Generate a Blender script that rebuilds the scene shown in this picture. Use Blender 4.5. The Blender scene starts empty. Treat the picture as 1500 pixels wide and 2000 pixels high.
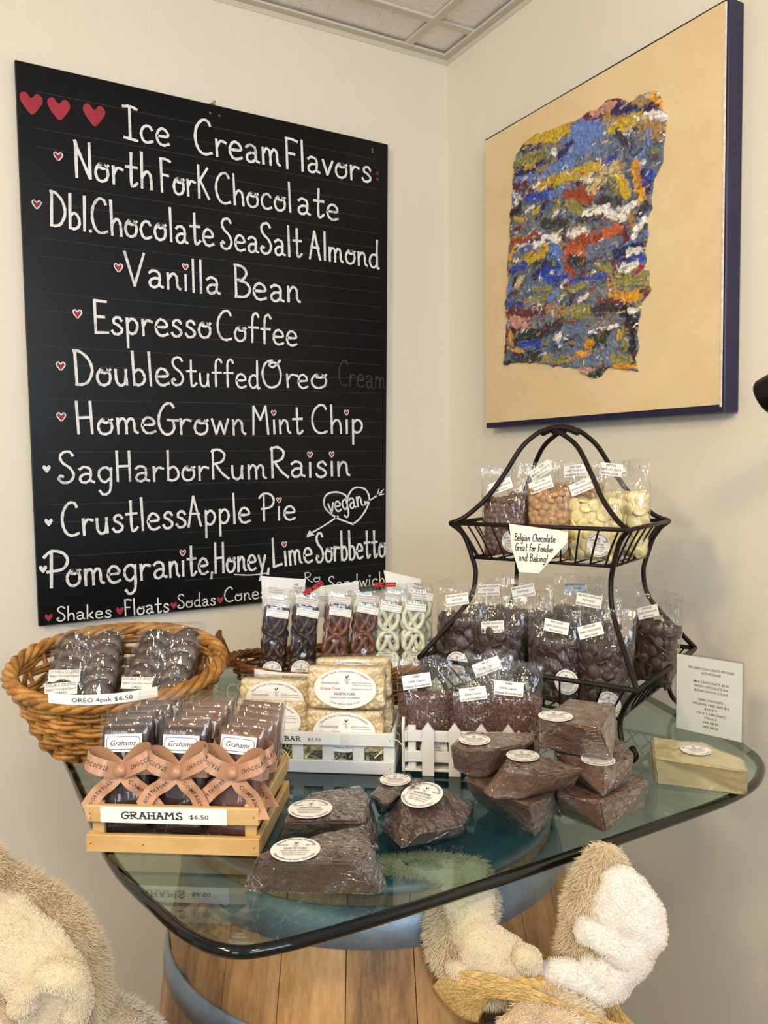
import bpy, math, random
import numpy as np
from mathutils import Matrix, Vector
random.seed(7); rng = np.random.default_rng(7)
SC = bpy.context.scene
PI = math.pi

# ---------------- camera ----------------
# Calibrated from the photograph (1500x2000).  World: the wall corner is the origin, the wall with the
# chalkboard is y=0, the wall with the painting is x=0, z=0 is the floor.
F = 1578.1
CAM = np.array([-1.3441, -1.9647, 1.38])
R = np.array([[0.86829951, -0.49588663, -0.01234576],
              [0.04098811, 0.04692239, 0.99805725],
              [0.49434395, 0.86711864, -0.06106814]])
cam_data = bpy.data.cameras.new('camera')
cam_data.sensor_fit = 'VERTICAL'; cam_data.sensor_height = 36.0; cam_data.lens = F / 2000 * 36
cam_data.clip_start = 0.05; cam_data.clip_end = 50
cam = bpy.data.objects.new('camera', cam_data); SC.collection.objects.link(cam)
_m = Matrix.Identity(4)
for i in range(3):
    _m[i][0] = R[0][i]; _m[i][1] = R[1][i]; _m[i][2] = -R[2][i]; _m[i][3] = CAM[i]
cam.matrix_world = _m
SC.camera = cam

# ---------------- light ----------------
SC.view_settings.view_transform = 'Standard'; SC.view_settings.look = 'None'
SC.view_settings.gamma = 1.0; SC.view_settings.use_curve_mapping = False
SC.view_settings.exposure = 0.42
SC.cycles.max_bounces = 12; SC.cycles.transparent_max_bounces = 24
SC.cycles.glossy_bounces = 4; SC.cycles.diffuse_bounces = 4
SC.cycles.caustics_reflective = False; SC.cycles.caustics_refractive = False
w = bpy.data.worlds.new('world'); SC.world = w; w.use_nodes = True
w.node_tree.nodes['Background'].inputs[0].default_value = (0.85, 0.91, 1.0, 1)
w.node_tree.nodes['Background'].inputs[1].default_value = 0.44

def area_light(name, loc, target, sx, sy, power, col):
    l = bpy.data.lights.new(name, 'AREA'); l.shape = 'RECTANGLE'; l.size = sx; l.size_y = sy
    l.energy = power; l.color = col
    o = bpy.data.objects.new(name, l); SC.collection.objects.link(o)
    o.location = loc
    o.rotation_euler = (Vector(target) - Vector(loc)).to_track_quat('-Z', 'Y').to_euler()
    o['kind'] = 'structure'
    return o
# shop windows behind the camera (cool daylight)
area_light('window_light', (-1.5, -3.7, 2.0), (-1.0, 0, 2.1), 1.4, 0.9, 28, (0.72, 0.86, 1.0))
area_light('window_light', (-3.5, -3.2, 1.75), (-0.6, -0.2, 1.2), 0.6, 1.5, 11, (0.72, 0.86, 1.0))
# warm lamps under the ceiling, aimed at the display
LAMP = (1.0, 0.76, 0.44)
for loc_, tgt_, pw_ in (((-3.1, -2.0, 2.35), (0, -1.1, 0.9), 11.5), ((-2.5, -1.4, 2.40), (0, -1.0, 0.9), 6), ((-1.5, -2.6, 2.40), (0, -1.2, 1.0), 7)):
    l_ = area_light('ceiling_lamp', loc_, tgt_, 0.22, 0.22, pw_, LAMP); l_.data.spread = math.radians(150)

# ---------------- pixel helpers (place things on real planes) ----------------
def ray(px, py): return R.T @ np.array([(px - 750) / F, (1000 - py) / F, 1.0])
def onz(px, py, z): d = ray(px, py); return CAM + d * ((z - CAM[2]) / d[2])
def onx(px, py, x): d = ray(px, py); return CAM + d * ((x - CAM[0]) / d[0])
def ony(px, py, y): d = ray(px, py); return CAM + d * ((y - CAM[1]) / d[1])
def dep(px, py, d): return CAM + ray(px, py) * d
def zat(x, y, py):
    k = (1000 - py) / F; P0 = np.array([x, y, 0]) - CAM
    return (k * (R[2] @ P0) - R[1] @ P0) / (R[1][2] - k * R[2][2])
TZ = 0.93   # table top

# ---------------- mesh helpers ----------------
class MB:
    def __init__(s): s.v = []; s.f = []; s.m = []; s.n = 0
    def add(s, v, f, m=0):
        v = np.asarray(v, float); s.v.append(v)
        for q in f: s.f.append(tuple(int(i) + s.n for i in q)); s.m.append(m)
        s.n += len(v); return s
    def mesh(s, name, mats, smooth=False):
        me = bpy.data.meshes.new(name)
        V = np.concatenate(s.v) if s.v else np.zeros((0, 3))
        me.from_pydata(V.tolist(), [], s.f)
        for mt in (mats if isinstance(mats, (list, tuple)) else [mats]): me.materials.append(mt)
        me.polygons.foreach_set('material_index', s.m)
        if smooth: me.polygons.foreach_set('use_smooth', [True] * len(s.f))
        me.update(); return me
    def build(s, name, mats, parent=None, smooth=False, mat=None):
        return link(name, s.mesh(name, mats, smooth), parent, mat)
def link(name, data, parent=None, mat=None):
    o = bpy.data.objects.new(name, data); SC.collection.objects.link(o)
    if parent is not None: o.parent = parent
    if mat is not None: o.matrix_local = mat
    return o
def tag(o, label=None, cat=None, group=None, kind=None):
    if label: o['label'] = label
    if cat: o['category'] = cat
    if group: o['group'] = group
    if kind: o['kind'] = kind
    return o
def thing(name, label, cat, loc=(0, 0, 0), rotz=0, group=None, mat=None):
    o = bpy.data.objects.new(name, None); SC.collection.objects.link(o); o.empty_display_size = .02
    if mat is not None: o.matrix_world = mat
    else: o.location = loc; o.rotation_euler = (0, 0, rotz)
    return tag(o, label, cat, group)
def copy_tree(o, parent=None, name=None):
    c = o.copy(); SC.collection.objects.link(c)
    if parent is not None: c.parent = parent
    for ch in list(o.children): copy_tree(ch, c)
    return c
def M4(loc=(0, 0, 0), rx=0, ry=0, rz=0):
    return Matrix.Translation(Vector(loc)) @ Matrix.Rotation(rz, 4, 'Z') @ Matrix.Rotation(ry, 4, 'Y') @ Matrix.Rotation(rx, 4, 'X')
def frame(o, x, y, z=None):
    x = np.array(x, float); x /= np.linalg.norm(x); y = np.array(y, float)
    z = np.cross(x, y); z /= np.linalg.norm(z); y = np.cross(z, x)
    m = Matrix.Identity(4)
    for i in range(3): m[i][0] = x[i]; m[i][1] = y[i]; m[i][2] = z[i]; m[i][3] = o[i]
    return m
def box(mb, c, s, m=0, bev=0.0, rot=None):
    """box with chamfered edges: centre c, size s"""
    hx, hy, hz = s[0] / 2, s[1] / 2, s[2] / 2
    if bev <= 0:
        v = [(x, y, z) for x in (-hx, hx) for y in (-hy, hy) for z in (-hz, hz)]
        f = [(0, 1, 3, 2), (4, 6, 7, 5), (0, 4, 5, 1), (2, 3, 7, 6), (0, 2, 6, 4), (1, 5, 7, 3)]
    else:
        b = bev; v = []; idx = {}
        for sx in (-1, 1):
            for sy in (-1, 1):
                for sz in (-1, 1):
                    for a in range(3):
                        p = [sx * (hx - b), sy * (hy - b), sz * (hz - b)]; p[a] = (sx * hx, sy * hy, sz * hz)[a]
                        idx[(sx, sy, sz, a)] = len(v); v.append(p)
        f = []
        for a in range(3):
            for s_ in (-1, 1):
                o = [k for k in range(3) if k != a]
                def g(p, q):
                    t = [0, 0, 0]; t[a] = s_; t[o[0]] = p; t[o[1]] = q; return idx[(*t, a)]
                f.append((g(-1, -1), g(1, -1), g(1, 1), g(-1, 1)))
        for a in range(3):
            o = [k for k in range(3) if k != a]
            for p in (-1, 1):
                for q in (-1, 1):
                    t0 = [0, 0, 0]; t0[a] = -1; t0[o[0]] = p; t0[o[1]] = q
                    t1 = list(t0); t1[a] = 1
                    f.append((idx[(*t0, o[0])], idx[(*t1, o[0])], idx[(*t1, o[1])], idx[(*t0, o[1])]))
        for sx in (-1, 1):
            for sy in (-1, 1):
                for sz in (-1, 1): f.append(tuple(idx[(sx, sy, sz, a)] for a in range(3)))
    v = np.array(v, float)
    if rot is not None: v = v @ np.array(rot).T
    mb.add(v + np.array(c), f, m); return mb
def catmull(P, n=8, closed=False):
    P = np.array(P, float); N = len(P); out = []
    rngi = range(N if closed else N - 1)
    for i in rngi:
        if closed: p0, p1, p2, p3 = P[(i - 1) % N], P[i], P[(i + 1) % N], P[(i + 2) % N]
        else: p0, p1, p2, p3 = P[max(i - 1, 0)], P[i], P[i + 1], P[min(i + 2, N - 1)]
        for k in range(n):
            t = k / n
            out.append(.5 * ((2 * p1) + (-p0 + p2) * t + (2 * p0 - 5 * p1 + 4 * p2 - p3) * t * t + (-p0 + 3 * p1 - 3 * p2 + p3) * t ** 3))
    if not closed: out.append(P[-1])
    return np.array(out)
def tube(mb, P, r, seg=6, closed=False, m=0, flat=1.0, up=(0, 0, 1)):
    P = np.array(P, float); N = len(P); r = np.broadcast_to(np.asarray(r, float), (N,))
    T = np.roll(P, -1, 0) - np.roll(P, 1, 0) if closed else np.gradient(P, axis=0)
    T /= np.linalg.norm(T, axis=1)[:, None] + 1e-12
    up = np.array(up, float)
    n = up - T[0] * (T[0] @ up)
    if np.linalg.norm(n) < .05: n = np.array([1, 0, 0]) - T[0] * T[0][0]
    n /= np.linalg.norm(n); v = []
    for i in range(N):
        n = n - T[i] * (T[i] @ n); n /= np.linalg.norm(n); b = np.cross(T[i], n)
        for k in range(seg):
            a = 2 * PI * k / seg; v.append(P[i] + r[i] * (math.cos(a) * n * flat + math.sin(a) * b))
    f = []
    for i in range(N if closed else N - 1):
        j = (i + 1) % N
        for k in range(seg):
            l = (k + 1) % seg; f.append((i * seg + k, i * seg + l, j * seg + l, j * seg + k))
    if not closed: f.append(tuple(range(seg))[::-1]); f.append(tuple((N - 1) * seg + k for k in range(seg)))
    mb.add(v, f, m); return mb
def lathe(mb, prof, seg=32, m=0, c=(0, 0, 0)):
    v = []; f = []; n = len(prof)
    for i, (r, z) in enumerate(prof):
        for k in range(seg):
            a = 2 * PI * k / seg; v.append((c[0] + r * math.cos(a), c[1] + r * math.sin(a), c[2] + z))
    for i in range(n - 1):
        for k in range(seg):
            l = (k + 1) % seg; f.append((i * seg + k, i * seg + l, (i + 1) * seg + l, (i + 1) * seg + k))
    mb.add(v, f, m); return mb
def grid(mb, fn, nu, nv, closed=False, m=0, cap=False):
    U = nu if closed else nu + 1
    v = [fn(i / nu, j / nv) for j in range(nv + 1) for i in range(U)]
    f = []
    for j in range(nv):
        for i in range(nu):
            k = (i + 1) % U if closed else i + 1
            f.append((j * U + i, j * U + k, (j + 1) * U + k, (j + 1) * U + i))
    if cap: f.append(tuple(range(U))[::-1]); f.append(tuple(nv * U + i for i in range(U)))
    mb.add(v, f, m); return mb
_nz = rng.uniform(-1, 1, (64, 64, 64))
def noise(P, s=1.0, seed=0):
    """value noise, P (...,3)"""
    Q = np.asarray(P, float) * s + seed * 7.31; i = np.floor(Q).astype(int); t = Q - i; t = t * t * (3 - 2 * t)
    r = 0
    for a in (0, 1):
        for b in (0, 1):
            for c in (0, 1):
                wgt = (t[..., 0] if a else 1 - t[..., 0]) * (t[..., 1] if b else 1 - t[..., 1]) * (t[..., 2] if c else 1 - t[..., 2])
                r = r + wgt * _nz[(i[..., 0] + a) % 64, (i[..., 1] + b) % 64, (i[..., 2] + c) % 64]
    return r
def fbm(P, s=1.0, seed=0, o=3): return sum(noise(P, s * 2 ** k, seed + k) / 2 ** k for k in range(o))

# ---------------- materials ----------------
def lin(c):
    if isinstance(c, str): c = [int(c[i:i + 2], 16) for i in (0, 2, 4)]
    return tuple(((x / 255) / 12.92 if x / 255 <= .04045 else ((x / 255 + .055) / 1.055) ** 2.4) for x in c) + (1,)
def fres(t, ior, normal=None):
    g = t.node('ShaderNodeNewGeometry'); mr = t.node('ShaderNodeMapRange'); mr.inputs[3].default_value = ior; mr.inputs[4].default_value = 1 / ior
    t.l(g.outputs['Backfacing'], mr.inputs[0]); fr = t.node('ShaderNodeFresnel'); t.l(mr.outputs[0], fr.inputs['IOR'])
    if normal is not None: t.l(normal, fr.inputs['Normal'])
    return fr
class NT:
    def __init__(s, name):
        s.m = bpy.data.materials.new(name); s.m.use_nodes = True; s.t = s.m.node_tree; s.n = s.t.nodes
        s.b = s.n['Principled BSDF']; s.out = s.n['Material Output']
    def node(s, t, **k):
        n = s.n.new(t)
        for a, b in k.items():
            if a in n.inputs: n.inputs[a].default_value = b
            else: setattr(n, a, b)
        return n
    def l(s, a, b): s.t.links.new(a, b)
    def tex(s, scale=(1, 1, 1), coord='Object'):
        c = s.node('ShaderNodeTexCoord'); mp = s.node('ShaderNodeMapping'); mp.inputs['Scale'].default_value = scale
        s.l(c.outputs[coord], mp.inputs[0]); return mp.outputs[0]
    def noise(s, vec, scale, detail=3, rough=.5):
        n = s.node('ShaderNodeTexNoise'); n.inputs['Scale'].default_value = scale; n.inputs['Detail'].default_value = detail
        n.inputs['Roughness'].default_value = rough
        if vec is not None: s.l(vec, n.inputs['Vector'])
        return n.outputs['Fac']
    def ramp(s, fac, stops):
        r = s.node('ShaderNodeValToRGB'); e = r.color_ramp.elements
        e[0].position, e[0].color = stops[0]; e[1].position, e[1].color = stops[-1]
        for p, c in stops[1:-1]: x = e.new(p); x.color = c
        s.l(fac, r.inputs[0]); return r.outputs[0]
    def bump(s, h, strength=.3, dist=.01, prev=None):
        b = s.node('ShaderNodeBump'); b.inputs['Strength'].default_value = strength; b.inputs['Distance'].default_value = dist
        s.l(h, b.inputs['Height'])
        if prev is not None: s.l(prev, b.inputs['Normal'])
        return b.outputs[0]
def plain(name, col, rough=.5, metal=0, spec=.5, coat=0, var=.0, vscale=40, bump=0, bscale=200, stretch=(1, 1, 1), rnd=0, sub=0):
    t = NT(name); c = lin(col) if not isinstance(col, tuple) or max(col) > 1 else col
    b = t.b; b.inputs['Base Color'].default_value = c; b.inputs['Roughness'].default_value = rough
    b.inputs['Metallic'].default_value = metal; b.inputs['Specular IOR Level'].default_value = spec
    b.inputs['Coat Weight'].default_value = coat; b.inputs['Coat Roughness'].default_value = .08
    vec = t.tex(stretch)
    if var or rnd:
        n = t.noise(vec, vscale, 4, .6)
        lo = tuple(max(0, x * (1 - var)) for x in c[:3]) + (1,); hi = tuple(min(1, x * (1 + var)) for x in c[:3]) + (1,)
        col_ = t.ramp(n, [(.3, lo), (.7, hi)])
        if rnd:
            oi = t.node('ShaderNodeObjectInfo'); mr = t.node('ShaderNodeMapRange'); mr.inputs[3].default_value = 1 - rnd; mr.inputs[4].default_value = 1 + rnd
            t.l(oi.outputs['Random'], mr.inputs[0]); hs = t.node('ShaderNodeHueSaturation')
            t.l(mr.outputs[0], hs.inputs['Value']); t.l(col_, hs.inputs['Color']); col_ = hs.outputs[0]
        t.l(col_, b.inputs['Base Color'])
    if bump: t.l(t.bump(t.noise(vec, bscale, 4, .6), bump, .004), b.inputs['Normal'])
    if sub: b.inputs['Subsurface Weight'].default_value = sub; b.inputs['Subsurface Radius'].default_value = (.01, .008, .005); b.inputs['Subsurface Scale'].default_value = .5
    return t.m
def film(name, tint=(1, 1, 1, 1), base=.05, rough=.12, scale=60, strength=.9, dist=.004, haze=.04, stretch=(1, 1, .35), crease=.02):
    """clear plastic film: transparent with fresnel gloss on a crinkled surface and faint white streaks painted along creases for glints"""
    t = NT(name); t.n.remove(t.b)
    vec = t.tex(stretch)
    n1 = t.noise(vec, scale, 3, .55)
    def ridge(vec_, sc, w_):
        n = t.noise(vec_, sc, 2, .5); d = t.node('ShaderNodeMath', operation='SUBTRACT'); d.inputs[1].default_value = .5; t.l(n, d.inputs[0])
        q = t.node('ShaderNodeMath', operation='ABSOLUTE'); t.l(d.outputs[0], q.inputs[0])
        r = t.node('ShaderNodeMapRange'); r.inputs[1].default_value = 0; r.inputs[2].default_value = w_; r.inputs[3].default_value = 1; r.inputs[4].default_value = 0; t.l(q.outputs[0], r.inputs[0]); return r.outputs[0]
    r1 = ridge(t.tex((stretch[0] * 1.6, stretch[1] * 1.6, stretch[2] * .5)) , scale * 1.3, crease); r2 = ridge(t.tex((stretch[0] * .6, stretch[1] * 1.5, stretch[2] * 1.7)), scale * 1.1, crease)
    mxr = t.node('ShaderNodeMath', operation='MAXIMUM'); t.l(r1, mxr.inputs[0]); t.l(r2, mxr.inputs[1])
    msk = t.noise(vec, scale * .35, 2); mm = t.node('ShaderNodeMapRange'); mm.inputs[1].default_value = .45; mm.inputs[2].default_value = .62; t.l(msk, mm.inputs[0])
    mul = t.node('ShaderNodeMath', operation='MULTIPLY'); t.l(mxr.outputs[0], mul.inputs[0]); t.l(mm.outputs[0], mul.inputs[1])
    b = t.bump(n1, strength, dist); b = t.bump(mul.outputs[0], strength * .6, dist * .25, b)
    gl = t.node('ShaderNodeBsdfGlossy'); gl.inputs['Roughness'].default_value = rough; t.l(b, gl.inputs['Normal'])
    tr = t.node('ShaderNodeBsdfTransparent'); tr.inputs[0].default_value = tint
    fr = fres(t, 1.5, b)
    ad = t.node('ShaderNodeMath', operation='ADD'); ad.inputs[1].default_value = base; t.l(fr.outputs[0], ad.inputs[0]); ad.use_clamp = True
    m1 = t.node('ShaderNodeMixShader'); t.l(ad.outputs[0], m1.inputs[0]); t.l(tr.outputs[0], m1.inputs[1]); t.l(gl.outputs[0], m1.inputs[2])
    df = t.node('ShaderNodeBsdfDiffuse'); df.inputs[0].default_value = (.8, .8, .8, 1)  # white diffuse colour mixed in along creases as painted sheen and glints
    hz = t.node('ShaderNodeMapRange'); hz.inputs[3].default_value = haze * .4; hz.inputs[4].default_value = haze * 4
    t.l(mul.outputs[0], hz.inputs[0])
    m2 = t.node('ShaderNodeMixShader'); t.l(hz.outputs[0], m2.inputs[0]); t.l(m1.outputs[0], m2.inputs[1]); t.l(df.outputs[0], m2.inputs[2])
    t.l(m2.outputs[0], t.out.inputs['Surface']); return t.m

MAT = {}
def mk():
    # wallpaper with fine vertical ribs
    def wallmat(name, col, axis):
        t = NT(name); c = lin(col); t.b.inputs['Roughness'].default_value = .62; t.b.inputs['Specular IOR Level'].default_value = .35
        st = (900, 900, 6)
        vec = t.tex(st); n = t.noise(vec, 1.0, 2, .5)
        vec2 = t.tex((1, 1, 1)); n2 = t.noise(vec2, 2.2, 3)
        col_ = t.ramp(n2, [(.3, tuple(x * .97 for x in c[:3]) + (1,)), (.7, c)])
        mx = t.node('ShaderNodeMixRGB', blend_type='MULTIPLY'); mx.inputs[0].default_value = .2; t.l(col_, mx.inputs[1])
        t.l(t.ramp(n, [(.25, (.72, .70, .66, 1)), (.75, (1, 1, 1, 1))]), mx.inputs[2]); t.l(mx.outputs[0], t.b.inputs['Base Color'])
        t.l(t.bump(n, .25, .0006), t.b.inputs['Normal']); return t.m
    MAT['wall'] = wallmat('ribbed_wallpaper', 'E7E2D5', 0)
    MAT['floor'] = plain('floor_boards', 'A07C50', .5, var=.1, vscale=6)
    # ceiling tile with pits
    t = NT('ceiling_tile'); t.b.inputs['Roughness'].default_value = .9
    v = t.node('ShaderNodeTexVoronoi'); v.inputs['Scale'].default_value = 150; v.inputs['Randomness'].default_value = 1
    vec = t.tex(); t.l(vec, v.inputs['Vector'])
    n = t.noise(vec, 60, 2)
    th = t.node('ShaderNodeMath', operation='MULTIPLY'); t.l(v.outputs['Distance'], th.inputs[0]); t.l(n, th.inputs[1])
    t.l(t.ramp(th.outputs[0], [(.045, lin('6b6560')), (.085, lin('F3F0EC'))]), t.b.inputs['Base Color'])
    t.l(t.bump(th.outputs[0], .5, .003), t.b.inputs['Normal']); MAT['ctile'] = t.m
    MAT['grid'] = plain('ceiling_grid_metal', 'CFC9BC', .45)
    # chalkboard
    t = NT('blackboard'); t.b.inputs['Roughness'].default_value = .33; t.b.inputs['Specular IOR Level'].default_value = .22
    vec = t.tex((1, 1, 1)); n = t.noise(vec, 5, 5, .7)
    t.l(t.ramp(n, [(.35, lin('050507')), (.75, lin('0d0e12'))]), t.b.inputs['Base Color'])
    t.l(t.bump(t.noise(t.tex((1, 1, 1)), 300, 2), .12, .001), t.b.inputs['Normal']); MAT['board'] = t.m
    MAT['board_edge'] = plain('board_edge', '2a2722', .5)
    def chalk(name, col, dark):
        t = NT(name); t.b.inputs['Roughness'].default_value = .85
        vec = t.tex((1, 1, 1)); n = t.noise(vec, 260, 3, .7); n2 = t.noise(vec, 14, 3, .7)
        a = t.node('ShaderNodeMath', operation='ADD'); t.l(n, a.inputs[0]); t.l(n2, a.inputs[1])
        t.l(t.ramp(a.outputs[0], [(.65, lin(dark)), (1.0, lin(col))]), t.b.inputs['Base Color']); return t.m
    MAT['chalk'] = chalk('white_chalk', 'E4E6EA', '8f9298'); MAT['chalk_red'] = chalk('red_chalk', 'A03040', '6a1822')
    MAT['chalk_faint'] = plain('faint_chalk', '3a3c40', .8)
    MAT['brass'] = plain('brass_hook', '9a8350', .35, 1)
    # painting
    t = NT('impasto_paint'); at = t.node('ShaderNodeAttribute'); at.attribute_name = 'pigment'
    vec = t.tex((1, 1, 1)); n = t.noise(vec, 120, 4, .7)
    t.l(at.outputs['Color'], t.b.inputs['Base Color']); t.b.inputs['Roughness'].default_value = .38
    t.l(t.bump(n, .6, .006), t.b.inputs['Normal']); MAT['impasto'] = t.m
    t = NT('cream_canvas'); vec = t.tex(); n = t.noise(vec, 6, 5, .7)
    t.l(t.ramp(n, [(.3, lin('DDC195')), (.7, lin('E9D2A8'))]), t.b.inputs['Base Color']); t.b.inputs['Roughness'].default_value = .5
    t.l(t.bump(t.noise(t.tex((1, 1, 1)), 25, 6, .7), .25, .004), t.b.inputs['Normal']); MAT['canvas'] = t.m
    MAT['navy'] = plain('navy_frame_paint', '1a1740', .45, var=.1)
    MAT['white_edge'] = plain('chipped_white_edge', 'D9D2C4', .7, var=.25, vscale=90)
    MAT['blackmetal'] = plain('black_metal', '17120f', .35, .6, bump=.15, bscale=300)
    MAT['wire'] = plain('wrought_iron', '1d1613', .42, .5, var=.3, vscale=60, bump=.3, bscale=400)
    # table glass
    t = NT('table_glass'); t.n.remove(t.b)
    gl = t.node('ShaderNodeBsdfGlossy'); gl.inputs['Roughness'].default_value = .0
    gl.inputs['Color'].default_value = (.93, 1, .98, 1)
    tr = t.node('ShaderNodeBsdfTransparent'); tr.inputs[0].default_value = (.74, .84, .82, 1)
    fr = fres(t, 1.52)
    m = t.node('ShaderNodeMixShader'); t.l(fr.outputs[0], m.inputs[0]); t.l(tr.outputs[0], m.inputs[1]); t.l(gl.outputs[0], m.inputs[2])
    t.l(m.outputs[0], t.out.inputs['Surface']); MAT['glass'] = t.m
    MAT['glass_edge'] = plain('dark_glass_edge', '030606', .06, 0, .5)  # near-black colour paints in the darkness of total reflection inside the edge
    t = NT('clear_acrylic'); t.n.remove(t.b)
    gl = t.node('ShaderNodeBsdfGlossy'); gl.inputs['Roughness'].default_value = .03
    tr = t.node('ShaderNodeBsdfTransparent'); tr.inputs[0].default_value = (.96, .97, .96, 1)
    fr = fres(t, 1.49)
    m = t.node('ShaderNodeMixShader'); t.l(fr.outputs[0], m.inputs[0]); t.l(tr.outputs[0], m.inputs[1]); t.l(gl.outputs[0], m.inputs[2])
    t.l(m.outputs[0], t.out.inputs['Surface']); MAT['acrylic'] = t.m
    def wood(name, a, b, c, scale=14, stretch=(1, 1, .12), rough=.45, rnd=.1, bump=.2):
        t = NT(name); vec = t.tex(stretch)
        wn = t.noise(vec, scale, 6, .65); fine = t.noise(t.tex((stretch[0], stretch[1], stretch[2] * .3)), scale * 12, 3, .7)
        ad = t.node('ShaderNodeMath', operation='MULTIPLY_ADD'); t.l(fine, ad.inputs[0]); ad.inputs[1].default_value = .35; t.l(wn, ad.inputs[2])
        col = t.ramp(ad.outputs[0], [(.45, lin(a)), (.68, lin(b)), (.88, lin(c))])
        oi = t.node('ShaderNodeObjectInfo'); mr = t.node('ShaderNodeMapRange'); mr.inputs[3].default_value = 1 - rnd; mr.inputs[4].default_value = 1 + rnd
        t.l(oi.outputs['Random'], mr.inputs[0]); hs = t.node('ShaderNodeHueSaturation'); t.l(mr.outputs[0], hs.inputs['Value']); t.l(col, hs.inputs['Color'])
        t.l(hs.outputs[0], t.b.inputs['Base Color']); t.b.inputs['Roughness'].default_value = rough
        t.l(t.bump(ad.outputs[0], bump, .002), t.b.inputs['Normal']); return t.m
    MAT['oak'] = wood('barrel_oak', '54402a', '9C7448', 'B8905E', 16, (1, 1, .1), rough=.5, rnd=.12, bump=.3)
    MAT['pine'] = wood('crate_pine', 'BC8E54', 'D2AB72', 'DFC08C', 18, (.15, 1, 1), rnd=.06)
    MAT['whitewood'] = plain('white_painted_wood', 'DCDCDA', .5, var=.05, vscale=20, bump=.15, bscale=150)
    MAT['hoop'] = plain('galvanised_hoop', '808D9A', .48, .5, var=.25, vscale=18, bump=.25, bscale=60)
    MAT['head'] = plain('blue_barrel_head', '34708A', .5, var=.12, vscale=12)
    MAT['wicker'] = wood('honey_willow', '6b4218', 'A87434', 'C79A56', 30, (1, 1, 1), rough=.38, rnd=.22, bump=.25)
    MAT['wicker_dark'] = wood('dark_willow', '3c1c08', '74431a', '9A6026', 30, (1, 1, 1), rough=.33, rnd=.3, bump=.3)
    MAT['straw'] = plain('straw_shred', 'F6EBBE', .6, var=.2, vscale=60)
    MAT['hat'] = plain('plaited_straw', 'CBAA6C', .5, var=.22, vscale=90, rnd=.1, bump=.5, bscale=350)
    MAT['hat_seam'] = plain('straw_plait_shadow', '8F6426', .7)
    def choc(name, a, b, rough=.38, scale=22, bump=.25, rnd=.12, speck=0):
        t = NT(name); vec = t.tex(); n = t.noise(vec, scale, 5, .65)
        col = t.ramp(n, [(.3, lin(a)), (.72, lin(b))])
        if speck:
            n3 = t.noise(vec, 330, 2, .8)
            mx = t.node('ShaderNodeMixRGB'); t.l(t.ramp(n3, [(.60, (0, 0, 0, 1)), (.70, (.55, .55, .55, 1))]), mx.inputs[0]); t.l(col, mx.inputs[1]); mx.inputs[2].default_value = lin(speck); col = mx.outputs[0]
        oi = t.node('ShaderNodeObjectInfo'); mr = t.node('ShaderNodeMapRange'); mr.inputs[3].default_value = 1 - rnd; mr.inputs[4].default_value = 1 + rnd
        t.l(oi.outputs['Random'], mr.inputs[0]); hs = t.node('ShaderNodeHueSaturation'); t.l(mr.outputs[0], hs.inputs['Value']); t.l(col, hs.inputs['Color'])
        t.l(hs.outputs[0], t.b.inputs['Base Color']); t.b.inputs['Roughness'].default_value = rough
        t.l(t.bump(n, bump, .004), t.b.inputs['Normal']); return t.m
    MAT['dark'] = choc('dark_chocolate', '2b1914', '43291f')
    MAT['darker'] = choc('very_dark_chocolate', '24150f', '3a221a')
    MAT['milk'] = choc('milk_chocolate', '5c3525', '7d4c37')
    MAT['block_dark'] = choc('dark_block_chocolate', '432c24', '68483b', speck='8a6248', bump=.15)
    MAT['block_milk'] = choc('milk_block_chocolate', '704a39', '966e5a', speck='C09A7C', bump=.12)
    MAT['milk_pist'] = choc('milk_pistole', '5c4034', '745244', rnd=.15, scale=60)
    MAT['blond'] = choc('blond_pistole', 'A87B4C', 'C09A68', rnd=.12, scale=60)
    MAT['white'] = choc('white_pistole', 'E0CE92', 'EEDFA8', rnd=.08, scale=60)
    MAT['dark_pist'] = choc('dark_pistole', '332522', '473531', rnd=.25, scale=60, rough=.42)
    MAT['white_block'] = choc('white_block_chocolate', 'D6C48C', 'E6D8A6', scale=14, speck='F4E9BE')
    MAT['white_pretzel'] = choc('white_coated_pretzel', 'C9CBB0', 'DEDEC6', scale=30)
    MAT['nibs'] = choc('cacao_nibs', '4a2c22', '80564a', scale=240, rnd=.1, rough=.5)
    # rice cereal
    t = NT('puffed_rice'); vec = t.tex(); v = t.node('ShaderNodeTexVoronoi'); v.inputs['Scale'].default_value = 170; t.l(vec, v.inputs['Vector'])
    n = t.noise(vec, 70, 4, .6)
    mx = t.node('ShaderNodeMath', operation='MULTIPLY_ADD'); t.l(v.outputs['Distance'], mx.inputs[0]); mx.inputs[1].default_value = .5; t.l(n, mx.inputs[2])
    t.l(t.ramp(mx.outputs[0], [(.42, lin('F4EAD0')), (.62, lin('EADAB6')), (.85, lin('D2B484'))]), t.b.inputs['Base Color']); t.b.inputs['Roughness'].default_value = .5
    t.l(t.bump(v.outputs['Distance'], .7, .003), t.b.inputs['Normal']); MAT['rice'] = t.m
    MAT['paper'] = plain('label_paper', 'EEEDEA', .45); MAT['ink'] = plain('black_ink', '2c2a30', .6)
    MAT['inkgrey'] = plain('grey_ink', 'B8BCC4', .6); MAT['inkred'] = plain('red_ink', '9C4048', .6); MAT['inkblue'] = plain('blue_ink', '4a5068', .6)
    MAT['sign'] = plain('sign_paper', 'EFEDE6', .6); MAT['redclip'] = plain('red_clip', 'B01818', .35)
    # satin ribbon
    t = NT('copper_satin_ribbon'); t.b.inputs['Base Color'].default_value = lin('B38465'); t.b.inputs['Roughness'].default_value = .36
    t.b.inputs['Metallic'].default_value = .12; t.b.inputs['Sheen Weight'].default_value = .3
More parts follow.
